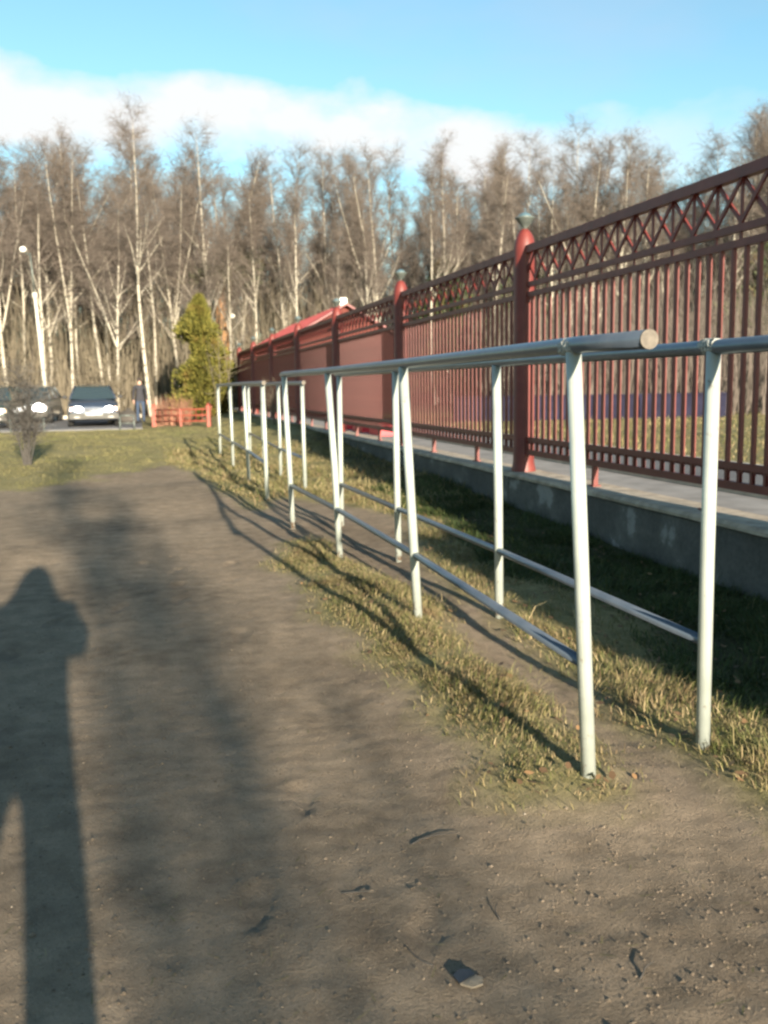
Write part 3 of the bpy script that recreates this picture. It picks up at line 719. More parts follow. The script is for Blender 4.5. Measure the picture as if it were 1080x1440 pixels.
# conifer crowns
def conifer(name, x, y, Ht, Rad, m, n, label, leaf=(.16, .10), base=.05, seed=1, trunk='bark', profile=None, upward=.6):
    rnd.seed(seed); t = empty(name, (x, y, hz(x, y)), 0, label, 'tree')
    b = MB(); b.tube([(0, 0, -.2), (.03, 0, Ht*.5), (0, .02, Ht*.96)], [Rad*.09+.03, Rad*.06+.02, .012], 8); b.build('trunk', trunk, t)
    b = MB(); lumps = [(rnd.uniform(0, 6.28), rnd.uniform(.05, .9), rnd.uniform(.6, 1.2)) for _ in range(40)]
    for i in range(n):
        u_ = rnd.random()**.8; zz = base + (1-base)*u_
        pr = (profile(u_) if profile else (1-u_**2.0)**.85*min(1, .78+u_*2))
        a = rnd.uniform(0, 6.283); k = 1.0
        for la, lz, ls in lumps:
            dd = math.cos(a-la)*.5+.5
            if abs(u_-lz) < .12 and dd > .68: k *= ls
        rr = Rad*pr*k*(rnd.random()**.35)
        p = Vector((math.cos(a)*rr, math.sin(a)*rr, zz*Ht+rnd.uniform(-.1, .1)))
        out = Vector((math.cos(a), math.sin(a), upward)).normalized()
        d = (out + Vector((rnd.uniform(-.6, .6), rnd.uniform(-.6, .6), rnd.uniform(-.3, .8)))).normalized()
        s = d.cross(Vector((rnd.uniform(-1, 1), rnd.uniform(-1, 1), rnd.uniform(-1, 1)))).normalized()
        L, w = leaf[0]*rnd.uniform(.6, 1.4), leaf[1]*rnd.uniform(.6, 1.3)*.5
        b.add([p, p+d*L*.5+s*w, p+d*L, p+d*L*.5-s*w], [(0, 1, 2, 3)])
    b.build('crown', m, t); return t
conifer('thuja_tree', 2.45, 39, 4.7, 1.5, 'thuja', 26000, 'dense yellow-green conical conifer behind the low orange fence', (.17, .06), .02, 3)
for x, y, h, r_, sd_, lb in ((15.6, 49, 7.2, 2.2, 4, 'dark evergreen behind the fence, right of the red roof'), (18.8, 47, 6.2, 2.4, 5, 'dark evergreen half hidden below the middle fence lantern'), (21.5, 50, 7.0, 2.3, 6, 'dark evergreen seen left of the nearest fence post'), (30.5, 43, 7.5, 2.4, 7, 'dark evergreen seen through the bars at the right edge')):
    conifer('evergreen_tree', x, y, h, r_, 'needles', 5200, lb, (.42, .16), .06, sd_)
for x, y, h, r_, sd_, lb in ((3.33, -3.4, 2.3, .62, 14, 'unseen bushy evergreen added behind the viewer to shade the wall strip'),):
    conifer('evergreen_tree', x, y, h, r_, 'needles', 6000, lb, (.3, .13), .02, sd_)  # unseen bush put behind the viewer, tapered to shape the wall-side shade
# orange pine
rnd.seed(9)
pine = empty('pine_tree', (4.35, 51.5, 0), 0, 'old pine with sunlit orange trunk behind the conifer tip', 'tree')
b = MB(); b.tube([(0, 0, -.3), (.05, 0, 3), (-.03, 0, 5.2), (.10, .05, 7.6)], [.36, .33, .28, .08], 12); b.build('trunk', 'pine_bark', pine)
b = MB()
for k in range(9):
    a = rnd.uniform(0, 6.28); z = rnd.uniform(5.6, 7.4); b.tube([(0, 0, z), (math.cos(a)*.9, math.sin(a)*.9, z+.5), (math.cos(a)*1.7, math.sin(a)*1.7, z+.7)], [.06, .04, .015], 5)
    for j in range(420):
        p = Vector((math.cos(a)*1.0+rnd.gauss(0, .55), math.sin(a)*1.0+rnd.gauss(0, .55), z+.6+rnd.gauss(0, .25)))
        d = unit(rnd.uniform(0, 6.28), rnd.uniform(-.3, 1.2)); s = d.cross(Vector((rnd.uniform(-1, 1), rnd.uniform(-1, 1), .3))).normalized()*.03
        b.add([p-s, p+s, p+d*.3], [(0, 1, 2)], 1)
b.build('crown', ['bark', 'needles'], pine)
# saplings in front of the thuja, bush at left
def bush(name, x, y, h, n, spread, m, w, label, cat, seed, tw=10):
    rnd.seed(seed); t = empty(name, (x, y, hz(x, y)), 0, label, cat); b = MB()
    for i in range(n):
        a = rnd.uniform(0, 6.28); d = Vector((math.cos(a)*spread*rnd.random(), math.sin(a)*spread*rnd.random(), 1)); L = h*rnd.uniform(.6, 1)
        p0 = Vector((rnd.uniform(-.06, .06), rnd.uniform(-.06, .06), -.05)); p1 = p0+d*L*.5; p2 = p1+(d+Vector((rnd.uniform(-.2, .2), rnd.uniform(-.2, .2), .1)))*L*.5
        b.tube([p0, p1, p2], [w, w*.7, w*.25], 5, cap=False)
        for k in range(tw):
            f = rnd.uniform(.3, 1); s0 = p0.lerp(p1, f*2) if f < .5 else p1.lerp(p2, f*2-1)
            e = s0+unit(rnd.uniform(0, 6.28), R(rnd.uniform(0, 70)))*rnd.uniform(.15, .3*h); b.ribbon(s0, e, w*.9)
            for z in range(3):
                s1 = s0.lerp(e, rnd.uniform(.3, .9)); b.ribbon(s1, s1+unit(rnd.uniform(0, 6.28), R(rnd.uniform(0, 60)))*rnd.uniform(.1, .16*h), w*.6)
    b.build('stems', m, t); return t
bush('bare_shrub', -1.95, 17.8, 1.75, 19, .36, 'twig_dark', .012, 'dark bare shrub on the lawn at the left edge', 'shrub', 41, 26)
for k, (x, y, h, lb) in enumerate(((2.35, 30.5, 3.4, 'thin bare sapling in front of the conifer, left of the other'), (2.85, 31.5, 3.1, 'thin bare sapling in front of the conifer, nearer the fence'))):
    bush('sapling', x, y, h, 2, .12, 'twig_tan', .018, lb, 'sapling', 50+k, 7)
bush('bare_shrub', -1.25, 46.2, 3.2, 9, .38, 'twig_tan', .045, 'pale bare shrub with bent stems behind the walking person', 'shrub', 61, 8)
bush('dry_weeds', 10.6, 13.2, 1.5, 12, .35, 'twig_tan', .007, 'dry pale weeds seen through the bars at right', 'weeds', 62, 10)
bush('dry_weeds', 3.35, 24.5, 1.2, 14, .4, 'twig_tan', .008, 'dry weeds against the far fence wall', 'weeds', 63, 8)

# ------------------------------------------------------------------ cars
def make_car(label, paint, x, y, rz, glow=1.0):
    t = empty('car', (x, y, .05), rz, label, 'car', 'cars facing the viewer on the parking road')
    b = MB()   # front is -Y ; body loft
    st = [(-2.02, .30, .62, .70), (-1.98, .24, .70, .79), (-1.75, .20, .80, .835), (-1.0, .19, .90, .85), (-.75, .19, .93, .85), (.3, .19, .95, .85), (1.3, .20, .96, .84), (1.85, .24, .95, .80), (2.0, .32, .88, .74)]
    prof = lambda z0, z1, w: [(-w*.90, z0), (-w*.985, z0+.08), (-w, (z0+z1)*.5), (-w*.97, z1-.10), (-w*.86, z1-.015), (-w*.45, z1+.02), (0, z1+.028), (w*.45, z1+.02), (w*.86, z1-.015), (w*.97, z1-.10), (w, (z0+z1)*.5), (w*.985, z0+.08), (w*.90, z0)]
    v, f = [], []; n = 13
    for yy, z0, z1, w in st: v += [(px, yy, pz) for px, pz in prof(z0, z1, w)]
    for i in range(len(st)-1):
        for k in range(n-1): f.append((i*n+k, i*n+k+1, i*n+n+k+1, i*n+n+k))
        f.append((i*n+n-1, i*n, i*n+n, i*n+n+n-1))
    f.append(tuple(reversed(range(n)))); f.append(tuple(range((len(st)-1)*n, len(st)*n)))
    b.add(v, f, 0, True); b.build('body', paint, t)
    # cabin: glass shell, roof and pillars
    lo = [(-.76, -.98), (.76, -.98), (.76, 1.75), (-.76, 1.75)]; hi = [(-.58, -.25), (.58, -.25), (.58, 1.30), (-.58, 1.30)]; zl, zh = .93, 1.37
    b = MB(); b.add([(px, py, zl) for px, py in lo]+[(px, py, zh) for px, py in hi], [(0, 1, 5, 4), (1, 2, 6, 5), (2, 3, 7, 6), (3, 0, 4, 7)]); b.build('windows', 'car_glass', t)
    b = MB(); v = []
    for (px, py, zz) in [(-.59, -.27, 1.372), (-.3, -.30, 1.395), (0, -.31, 1.402), (.3, -.30, 1.395), (.59, -.27, 1.372), (.59, 1.32, 1.372), (.3, 1.35, 1.40), (0, 1.36, 1.408), (-.3, 1.35, 1.40), (-.59, 1.32, 1.372)]: v.append((px, py, zz))
    ctr = [(-.3, .5, 1.43), (0, .5, 1.44), (.3, .5, 1.43)]; v += ctr
    b.add(v, [(0, 1, 10), (1, 2, 11, 10), (2, 3, 12, 11), (3, 4, 12), (4, 5, 12), (5, 6, 12), (6, 7, 11, 12), (7, 8, 10, 11), (8, 9, 10), (9, 0, 10)], 0, True)
    for s in (-1, 1):
        b.tube([(s*.765, -.99, .93), (s*.585, -.26, 1.375)], .032, 6); b.tube([(s*.77, 1.76, .94), (s*.585, 1.31, 1.375)], .05, 6); b.tube([(s*.775, .35, .94), (s*.59, .42, 1.375)], .03, 6)
        b.tube([(s*.585, -.26, 1.375), (s*.585, 1.31, 1.375)], .03, 6)
    b.build('roof', paint, t)
    b = MB(); b.box(-.74, .74, -2.10, -2.03, .27, .47); b.box(-.80, -.741, -2.06, -1.80, .27, .46); b.box(.741, .80, -2.06, -1.80, .27, .46); b.build('bumper', 'bumper', t)
    b = MB()
    for k in range(4): b.box(-.30, .30, -2.055, -2.035, .505+k*.035, .525+k*.035)
    b.build('grille', 'trim', t)
    b = MB(); b.box(-.27, .27, -2.115, -2.102, .385, .50); b.build('number_plate', 'plate', t)
    for s in (-1, 1):
        b = MB(); b.lathe([(.0, -.03), (.07*glow, -.025), (.105*glow, 0), (.11*glow, .03), (.10, .06)], 14); hl = b.build('headlight', 'headlamp', t, (s*.50, -2.03, .60)); hl.rotation_euler = (R(-90), 0, 0); hl.scale = (1.25, .8, -1)
        b = MB(); b.box(s*.70-.065, s*.70+.065, -2.0, -1.955, .53, .66); b.build('indicator', 'indicator', t)
        b = MB(); b.box(s*.55-.09, s*.55+.09, -2.113, -2.101, .31, .36); b.build('fog_light', 'plate', t)
        b = MB(); b.lathe([(0, -.06), (.05, -.05), (.085, 0), (.05, .05), (0, .06)], 10); mr = b.build('mirror', 'trim', t, (s*.93, -.72, 1.0)); mr.scale = (1.1, .7, 1)
        for yy in (-1.28, 1.22):
            w = MB(); w.lathe([(.19, -.09), (.28, -.095), (.305, -.07), (.305, .07), (.28, .095), (.19, .09)], 22); wo_ = w.build('wheel', 'tyre', t, (s*.765, yy, .305)); wo_.rotation_euler = (0, R(90), 0)
            w = MB(); w.lathe([(0, .07*s), (.06, .075*s), (.17, .06*s), (.195, .088*s), (.195, .0)], 18); w.build('rim', 'rim', wo_)
    for s in (-1, 1):
        b = MB(); b.lathe([(0, 0), (.09, .02), (.115, .08), (.10, .16), (0, .22)], 10); b.build('headrest', 'trim', t, (s*.33, .05, .98))
    return t
make_car('blue-grey hatchback with both headlights and orange indicators lit', 'car_blue', -1.62, 36.0, R(3))
make_car('silver car dazzling with bright headlights behind the bare shrub', 'car_silver', -4.05, 40.5, R(-4), 1.9)
make_car('dark green car cut by the left edge of the photo', 'car_green', -4.95, 35.9, R(-3))

# low steel hoop barriers in front of the cars
for k, (x, lb) in enumerate(((-3.45, 'low grey tube barrier on the verge left of the blue-grey car'), (-.42, 'low grey tube barrier on the verge right of the blue-grey car'))):
    t = empty('tube_barrier', (x, 32.0, 0), 0, lb, 'barrier', 'low tube barriers along the parking road'); w = .5 if k == 0 else .22
    for s in (-1, 1): b = MB(); b.tube([(s*w, 0, -.1), (s*w, 0, .45)], .022, 8); b.build('post', 'grey_metal', t)
    b = MB(); b.tube([(-w, 0, .46), (w, 0, .46)], .022, 8); b.build('top_bar', 'grey_metal', t)
    b = MB(); b.tube([(-w, 0, .22), (w, 0, .22)], .016, 8); b.build('lower_bar', 'grey_metal', t)
t = empty('marker_post', (-4.05, 27.0, hz(-4.05, 27)), 0, 'pale blue striped marker post at the left edge', 'post')
for k in range(6): b = MB(); b.tube([(0, 0, -.1+.25*k+.002), (0, 0, .15+.25*k)], .045, 10); b.build('band', 'white' if k % 2 else 'glass_dome', t)

# orange-red low fence by the conifer
lf = empty('low_fence', (.45, 34.2, hz(.45, 34.2)), 0, 'low orange-red metal fence in front of the conifer', 'fence')
p0, p1 = Vector((0, 0, 0)), Vector((1.72, -2.25, hz(2.17, 31.95)-hz(.45, 34.2)))
for k in (0, .5, 1):
    p = p0.lerp(p1, k); b = MB()
    if k != .5:
        b.box(p.x-.07, p.x+.07, p.y-.07, p.y+.07, p.z-.2, p.z+.62); b.box(p.x-.10, p.x+.10, p.y-.10, p.y+.10, p.z+.622, p.z+.67); b.lathe([(.07, 0), (.075, .05), (.04, .09), (0, .1)], 10, (p.x, p.y, p.z+.672))
    else: b.box(p.x-.03, p.x+.03, p.y-.03, p.y+.03, p.z-.1, p.z+.60)
    b.build('post', 'orange_red', lf)
for z in (.18, .37, .57): b = MB(); b.tube([p0+Vector((0, 0, z)), p1+Vector((0, 0, z))], .022, 6); b.build('rail', 'orange_red', lf)
for k in range(8):
    a = p0.lerp(p1, (k+1)/9); b = MB(); b.tube([a+Vector((0, 0, .18)), a+Vector((0, 0, .57))], .010, 5); b.build('bar', 'orange_red', lf)

# lamp posts
def lamp(x, y, h, r_, tilt, label):
    t = empty('lamp_post', (x, y, hz(x, y)), 0, label, 'lamp post'); t.rotation_euler = (0, tilt, 0)
    b = MB(); b.tube([(0, 0, -.3), (0, 0, h*.5), (0, 0, h*.72)], [r_*1.25, r_, r_*.85], 12); b.build('pole', 'white_pole', t)
    b = MB(); b.tube([(0, 0, h*.70), (0, 0, h*.735)], r_*1.35, 12); b.build('collar', 'white_pole', t)
    b = MB(); b.tube([(0, 0, h*.735), (0, 0, h*.96)], r_*.42, 8); b.tube([(0, 0, h*.94), (-.25, -.2, h*.97)], r_*.3, 8); b.build('arm', 'grey_metal', t)
    b = MB(); b.lathe([(0, -.09), (.09, -.07), (.15, 0), (.15, .06), (.10, .14), (0, .17)], 14); b.build('lamp_head', 'white', t, (-.25, -.25, h*.97)); return t
lamp(-3.95, 45.3, 7.55, .085, R(-3.0), 'tall white concrete lamp post behind the cars at left')
lamp(4.9, 49.3, 4.9, .06, 0, 'small lamp post between the pine trunk and far fence end')

# ------------------------------------------------------------------ people
def figure(name, loc, rz, joints, edges, label, top_z, parts, seed=0):
    """skin-modifier body; joints: name -> (pos, radius)"""
    names = list(joints); idx = {n: i for i, n in enumerate(names)}
    me = bpy.data.meshes.new('body'); me.from_pydata([joints[n][0] for n in names], [(idx[a], idx[c]) for a, c in edges], [])
    o = bpy.data.objects.new('body_cage', me); COL.objects.link(o)
    o.modifiers.new('skin', 'SKIN'); 
    if not me.skin_vertices: me.attributes.new('x', 'FLOAT', 'POINT')
    lay = me.skin_vertices[0].data
    for n in names:
        r_ = joints[n][1]; lay[idx[n]].radius = r_ if isinstance(r_, tuple) else (r_, r_); lay[idx[n]].use_root = (n == 'pelvis')
    s = o.modifiers.new('sub', 'SUBSURF'); s.levels = 2; s.render_levels = 2
    bpy.context.view_layer.update(); dg = bpy.context.evaluated_depsgraph_get()
    ev = bpy.data.meshes.new_from_object(o.evaluated_get(dg)); bpy.data.objects.remove(o)
    ev.name = 'body'; ev.materials.clear()
    for m in ('jacket', 'jeans', 'skin', 'shoe'): ev.materials.append(MT[m])
    for p in ev.polygons:
        p.use_smooth = True; p.material_index = parts(p.center)
    root = empty(name, loc, rz, label, 'person'); link('body', ev, root); return root
def hairface(root, c, s=1.0):
    b = MB(); b.lathe([(0, .125), (.05, .118), (.085, .085), (.10, .03), (.098, -.03), (.08, -.06)], 16); h = b.build('hair', 'hair', root, (c[0], c[1]+.015, c[2])); h.scale = (.86*s, 1.0*s, s)
def fingers(J, E, wrist, palm, d, side, curl):
    pass
E_ = [('pelvis', 'spine'), ('spine', 'chest'), ('chest', 'neck'), ('neck', 'head'), ('head', 'crown'), ('chest', 'shL'), ('shL', 'elL'), ('elL', 'wrL'), ('wrL', 'haL'), ('chest', 'shR'), ('shR', 'elR'), ('elR', 'wrR'), ('wrR', 'haR'),
      ('pelvis', 'hiL'), ('hiL', 'knL'), ('knL', 'anL'), ('anL', 'toL'), ('pelvis', 'hiR'), ('hiR', 'knR'), ('knR', 'anR'), ('anR', 'toR')]
for sd_ in 'LR':
    for k in range(5): E_ += [('ha'+sd_, f'f{sd_}{k}a'), (f'f{sd_}{k}a', f'f{sd_}{k}b')]
def hand(J, sd_, wr, d, s, across):
    """palm at wrist + d*.09; four unequal fingers and a thumb from the side"""
    d = Vector(d).normalized(); ac = Vector(across).normalized(); wr = Vector(wr); J['ha'+sd_] = (tuple(wr+d*.075), (.036, .018))
    cur = d.cross(ac)*s
    for k, (o, L) in enumerate(((-.03, .075), (-.01, .085), (.011, .078), (.03, .062))):
        a = wr+d*(.10+L*.35)+ac*o; b_ = wr+d*(.10+L*.75)+ac*o+cur*.035
        J[f'f{sd_}{k}a'] = (tuple(a), .0095); J[f'f{sd_}{k}b'] = (tuple(b_), .0075)
    a = wr+d*.055-ac*.05; J[f'f{sd_}4a'] = (tuple(a), .011); J[f'f{sd_}4b'] = (tuple(a+d*.035-ac*.012), .009)
def base_joints(h=1.0):
    return {'pelvis': ((0, 0, .95), (.155, .11)), 'spine': ((0, 0, 1.15), (.15, .105)), 'chest': ((0, 0, 1.36), (.17, .11)), 'neck': ((0, 0, 1.49), .055), 'head': ((0, -.02, 1.60), (.076, .09)), 'crown': ((0, -.015, 1.68), (.06, .075)),
            'hiL': ((-.10, 0, .88), .095), 'hiR': ((.10, 0, .88), .095), 'knL': ((-.11, -.01, .50), .065), 'knR': ((.11, -.01, .50), .065), 'anL': ((-.115, .02, .09), .048), 'anR': ((.115, .02, .09), .048),
            'toL': ((-.12, -.15, .035), .038), 'toR': ((.12, -.15, .035), .038), 'shL': ((-.20, 0, 1.42), .068), 'shR': ((.20, 0, 1.42), .068)}
def mat_pick(c):
    if c.z > 1.51: return 2
    if c.z < .085: return 3
    if c.z < .86 and abs(c.x) < .24: return 1
    return 0
# person standing by the parked cars, arms hanging
J = base_joints(); J['elL'] = ((-.25, .03, 1.14), .046); J['elR'] = ((.25, .03, 1.14), .046); J['wrL'] = ((-.26, -.04, .90), .034); J['wrR'] = ((.26, -.04, .90), .034)
hand(J, 'L', J['wrL'][0], (0, -.1, -1), 1, (0, 1, 0)); hand(J, 'R', J['wrR'][0], (0, -.1, -1), -1, (0, 1, 0))
def pick1(c):
    if c.z < .90 and abs(c.x) > .215: return 2
    return mat_pick(c)
w1 = figure('person', (.02, 36.7, .05), R(8), J, E_, 'standing person in dark jacket and blue jeans near the cars', 1.72, pick1)
hairface(w1, (0, -.005, 1.645)); w1.scale = (.94, .94, .94)
b = MB(); b.add([(-.012, -.118, 1.60), (.012, -.118, 1.60), (0, -.135, 1.592), (0, -.115, 1.63)], [(0, 1, 2), (0, 2, 3), (1, 3, 2)]); b.build('nose', 'skin', w1)
# photographer (behind the lens, seen by the long shadow), both hands raised at the phone
J = base_joints(); J['elL'] = ((-.20, -.12, 1.15), .05); J['elR'] = ((.20, -.12, 1.17), .05); J['wrL'] = ((-.0, -.27, 1.225), .036); J['wrR'] = ((.24, -.27, 1.225), .036)
for k_, x_ in (('knL', -.135), ('knR', .135), ('anL', -.165), ('anR', .165), ('toL', -.18), ('toR', .18)): J[k_] = ((x_, J[k_][0][1], J[k_][0][2]), J[k_][1])
hand(J, 'L', J['wrL'][0], (.25, -.3, .6), 1, (0, 1, .3)); hand(J, 'R', J['wrR'][0], (-.25, -.3, .6), -1, (0, 1, .3))
def pick2(c):
    if c.y < -.30 and c.z > 1.1: return 2
    return mat_pick(c)
for k_, f_ in (('pelvis', 1.0), ('spine', 1.1), ('chest', 1.05), ('hiL', 1.05), ('hiR', 1.05), ('knL', 1.2), ('knR', 1.2), ('anL', 1.4), ('anR', 1.4), ('head', 1.25), ('crown', 1.25), ('neck', 1.7), ('elL', 1.3), ('elR', 1.3)):
    r0_ = J[k_][1]; J[k_] = (J[k_][0], tuple(v*f_ for v in (r0_ if isinstance(r0_, tuple) else (r0_, r0_))))
w2 = figure('person', (-.155, -.46, hz(-.14, -.46)), R(180), {k: ((-v[0][0], v[0][1], v[0][2]), v[1]) for k, v in J.items()}, E_, 'photographer holding up a phone, seen as the long shadow at left', 1.72, pick2)
hairface(w2, (0, -.005, 1.645), 1.0)
b = MB(); b.lathe([(.0, 1.765), (.05, 1.755), (.095, 1.70), (.118, 1.62), (.135, 1.55), (.175, 1.48), (.215, 1.41), (.225, 1.33), (.21, 1.2)], 18); h = b.build('hood', 'jacket', w2, (0, .03, 0)); h.scale = (1, .72, 1)
b = MB(); b.box(-.036, .036, -.005, .004, -.07, .07); ph = b.build('phone', 'trim', None, (.0, -.075, 1.29)); tag(ph, 'dark phone held by the photographer behind the view', 'phone')
# dark bundle and pale kerb block by the standing person
rnd.seed(4); b = MB(); b.lathe([(0, 0), (.30, .02), (.36, .15), (.33, .32), (.20, .43), (.07, .48), (.09, .54), (0, .55)], 14)
b.v = [(x*1.2+rnd.uniform(-.03, .03), y+rnd.uniform(-.03, .03), z+rnd.uniform(-.015, .015)) for x, y, z in b.v]
tag(b.build('sack', 'twig_dark', None, (-.42, 37.0, .05)), 'dark lumpy sack on the ground beside the standing person', 'sack')
b = MB(); b.box(-.45, .45, -.12, .12, -.02, .20); b.box(-.42, .42, -.10, .10, .202, .215); tag(b.build('kerb_block', 'kerb', None, (-.75, 38.0, .05)), 'pale concrete kerb block right of the blue-grey car', 'block')

# ------------------------------------------------------------------ grass, pebbles, leaves, litter
def blades(name, pts, hmin, hmax, w, label, seed, mat_='grass', lean=2.3):
    r_ = np.random.RandomState(seed); n = len(pts); x, y = pts[:, 0], pts[:, 1]; z = height(x, y) - .004
    cl_ = .45 + 1.1*np.clip(vnoise(x, y, 3.2, 21)+.5, 0, 1)**1.3
    h = (hmin + (hmax-hmin)*r_.rand(n)**2.4)*cl_*np.where(r_.rand(n) < .012, 2.0, 1.0); a = vnoise(x, y, 1.1, 22)*9 + r_.randn(n)*1.1; ln = h*lean*r_.rand(n)
    t = r_.rand(n)*np.pi; wx, wy = np.cos(t)*w*.5, np.sin(t)*w*.5
    ox, oy = np.cos(a)*ln, np.sin(a)*ln
    B = np.stack([x, y, z], 1); Wd = np.stack([wx, wy, wx*0], 1); mid = B + np.stack([ox*.35, oy*.35, h*.62], 1); tip = B + np.stack([ox, oy, np.maximum(h*(1-.19*(ln/h)**2), .006)], 1)
    V = np.stack([B-Wd, B+Wd, mid+Wd*.7, mid-Wd*.7, tip], 1).reshape(-1, 3)
    k = np.arange(n)*5; me = bpy.data.meshes.new(name); me.vertices.add(n*5); me.vertices.foreach_set('co', V.ravel())
    loops = np.stack([k, k+1, k+2, k+3, k+3, k+2, k+4], 1).ravel(); me.loops.add(n*7); me.loops.foreach_set('vertex_index', loops)
    me.polygons.add(n*2); ls = np.stack([np.arange(n)*7, np.arange(n)*7+4], 1).ravel(); me.polygons.foreach_set('loop_start', ls); me.polygons.foreach_set('loop_total', np.tile([4, 3], n)); me.update(); me.validate()
    me.materials.append(MT[mat_]); return tag(link(name, me), label, 'grass', kind='stuff')
def scatter(n, x0, x1, y0, y1, seed, want=1, extra=None):
    r_ = np.random.RandomState(seed); x = r_.uniform(x0, x1, n); y = r_.uniform(y0, y1, n); k = np.ones(n, bool)
    dens = np.clip(1.5*vnoise(x, y, 1.9, 25)+.72, .1, 1)*np.clip(1.6*vnoise(x, y, 6, 26)+.75, .06, 1); k &= r_.rand(n) < dens
    x, y = x[k], y[k]; em = (cover(x+.10, y+.03)+cover(x-.10, y-.03)+cover(x-.02, y+.14)+cover(x+.02, y-.14))/4; q = r_.rand(len(x)) < em**3.0*.97; x, y = x[q], y[q]; k = np.ones(len(x), bool)
    if extra is not None: k &= extra(x, y)
    return np.stack([x[k], y[k]], 1)
blades('grass', scatter(260000, .8, 1.75, 2.3, 8.6, 1), .010, .060, .0030, 'dry matted grass strip under the railing beside the path', 2)
_pb = scatter(320000, 1.65, 3.72, 1.6, 12, 3, extra=lambda x, y: ~inpoly(x, y, PA))
_gm = _pb[:, 0] + vnoise(_pb[:, 0], _pb[:, 1], 1.5, 31)*.5 > 2.35 + .05*(_pb[:, 1]-3)  # wall strip that gets the green grass darkened for shade
blades('grass', _pb[~_gm], .012, .075, .0036, 'straw grass around the railing nearer the wall', 4)
blades('grass', _pb[_gm], .02, .09, .0048, 'deep green grass, darkened for shade, at the foot of the concrete wall', 4, 'green')
blades('grass', scatter(60000, .4, 3.72, 9.5, 20, 5), .02, .11, .008, 'tufted grass under the far railings', 6)
blades('grass', scatter(230000, -9, 3.72, 12, 32.2, 7), .012, .05, .008, 'pale dry lawn between the path and the parking road', 8, 'lawn')
blades('grass', scatter(90000, 6.5, 24, 3, 34, 9), .03, .10, .014, 'sunlit lawn beyond the road behind the fence', 10)
# stones on the path
r_ = np.random.RandomState(12); b = MB()
ico = [(0, 0, 1), (.9, 0, .2), (.25, .85, .2), (-.75, .5, .2), (-.7, -.55, .2), (.3, -.85, .2), (0, 0, -.6)]
icf = [(0, 1, 2), (0, 2, 3), (0, 3, 4), (0, 4, 5), (0, 5, 1), (6, 2, 1), (6, 3, 2), (6, 4, 3), (6, 5, 4), (6, 1, 5)]
px_ = r_.uniform(-1.6, 2.2, 42000); py_ = 1.2 + 7.0*r_.rand(42000)**2.2; k = (cover(px_, py_) == 0); px_, py_ = px_[k], py_[k]; pz_ = height(px_, py_)
for x, y, z in zip(px_, py_, pz_):
    s = .0016 + .0042*r_.rand()**5 + (.008*r_.rand() if r_.rand() < .008 else 0); a = r_.rand()*6.28; ca_, sa_ = math.cos(a)*s, math.sin(a)*s; q = s*(.5+.4*r_.rand())
    b.add([(x+vx*ca_-vy*sa_, y+vx*sa_+vy*ca_, z+vz*q) for vx, vy, vz in ico], icf)
tag(b.build('gravel', 'pebble'), 'small stones and grit scattered over the dirt path', 'gravel', kind='stuff')
b = MB(); r_ = np.random.RandomState(14)
for i in range(1500):
    x, y = r_.uniform(.9, 3.6), 2.6 + 9*r_.rand()**1.3
    if cover(np.array([x]), np.array([y]))[0] == 0 and r_.rand() < .93: continue
    z = hz(x, y)+r_.uniform(.006, .03); a = r_.rand()*6.28; s = r_.uniform(.008, .021); d = Vector((math.cos(a), math.sin(a), r_.uniform(-.4, .4)))*s; e = Vector((-math.sin(a), math.cos(a), r_.uniform(-.5, .5)))*s*.6; c = Vector((x, y, z))
    b.add([c-d, c-d*.2+e, c+d*.6+e*.7, c+d, c+d*.6-e*.7, c-d*.2-e], [(0, 1, 2, 3), (0, 3, 4, 5)])
tag(b.build('fallen_leaves', 'leaflit'), 'brown fallen leaves caught in the grass', 'leaves', kind='stuff')
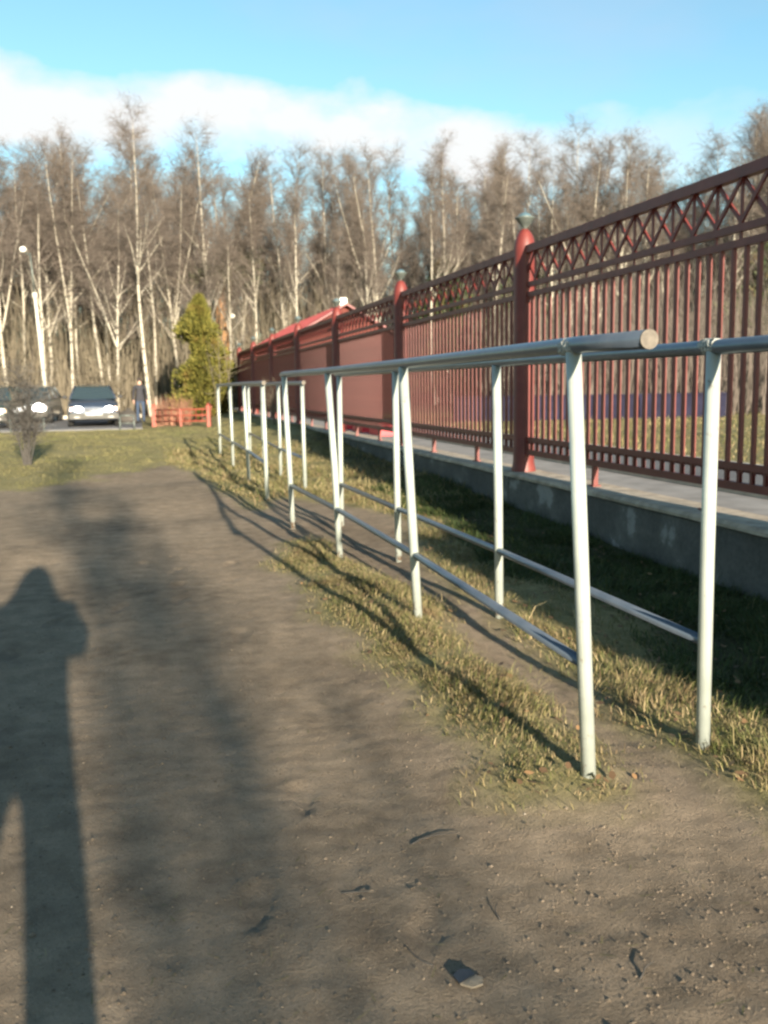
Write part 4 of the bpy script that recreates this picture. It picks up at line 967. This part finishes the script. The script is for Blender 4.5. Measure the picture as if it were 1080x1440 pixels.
# broken tile and twigs on the path
t = empty('broken_tile', (.64, 1.85, hz(.64, 1.85)+.004), R(25), 'small broken tile half dark, half pale in the near dirt', 'tile')
b = MB(); b.add([(-.026, .0, 0), (.020, .0, 0), (.026, .020, 0), (.006, .036, 0), (-.018, .030, 0), (-.026, .0, .005), (.020, .0, .006), (.026, .020, .006), (.006, .036, .006), (-.018, .030, .005)], [(4, 3, 2, 1, 0), (5, 6, 7, 8, 9), (0, 1, 6, 5), (1, 2, 7, 6), (2, 3, 8, 7), (3, 4, 9, 8), (4, 0, 5, 9)]); b.build('dark_half', 'dark_stone', t)
b = MB(); b.add([(-.026, -.002, 0), (-.014, -.028, 0), (.012, -.034, 0), (.026, -.018, 0), (.020, -.002, 0), (-.026, -.002, .005), (-.014, -.028, .004), (.012, -.034, .004), (.026, -.018, .005), (.020, -.002, .006)], [(4, 3, 2, 1, 0), (5, 6, 7, 8, 9), (0, 1, 6, 5), (1, 2, 7, 6), (2, 3, 8, 7), (3, 4, 9, 8), (4, 0, 5, 9)]); b.build('pale_half', 'stone', t)
rnd.seed(77)
for x, y, a, L, lb in ((.585, 1.93, 2.1, .10, 'thin dark twig beside the broken tile'), (.80, 2.07, 1.9, .06, 'short dark stick right of the broken tile'), (.70, 2.52, .5, .16, 'crooked dark twig before the grass tip'), (.45, 2.3, .2, .09, 'tiny twig in the middle of the near dirt'), (1.0, 1.75, .3, .07, 'short twig near the lower right corner')):
    b = MB(); z = hz(x, y)+.001; P = [Vector((x, y, z))]
    for k in range(4): a += rnd.uniform(-.4, .4); P.append(P[-1]+Vector((math.cos(a)*L/4, math.sin(a)*L/4, rnd.uniform(-.001, .004))))
    b.tube([p-P[0] for p in P], [.0022, .0025, .002, .0016, .001], 5); tag(b.build('twig', 'twig_dark', None, P[0]), lb, 'twig', 'twigs lying on the path')

r_ = np.random.RandomState(90); b = MB()
for i in range(900):
    x, y = r_.uniform(-1.5, 2.0), 1.3 + 7*r_.rand()**1.6; z = hz(x, y)+.003; a = r_.rand()*6.28; L = r_.uniform(.01, .045); w = .0012
    d = Vector((math.cos(a), math.sin(a), r_.uniform(-.05, .15)))*L; e = Vector((-math.sin(a), math.cos(a), 0))*w; c = Vector((x, y, z)); b.add([c-e, c+e, c+d+e*.5, c+d-e*.5], [(0, 1, 2, 3)])
tag(b.build('straw_scraps', 'grass'), 'loose bits of dry straw scattered over the dirt path', 'straw', kind='stuff')
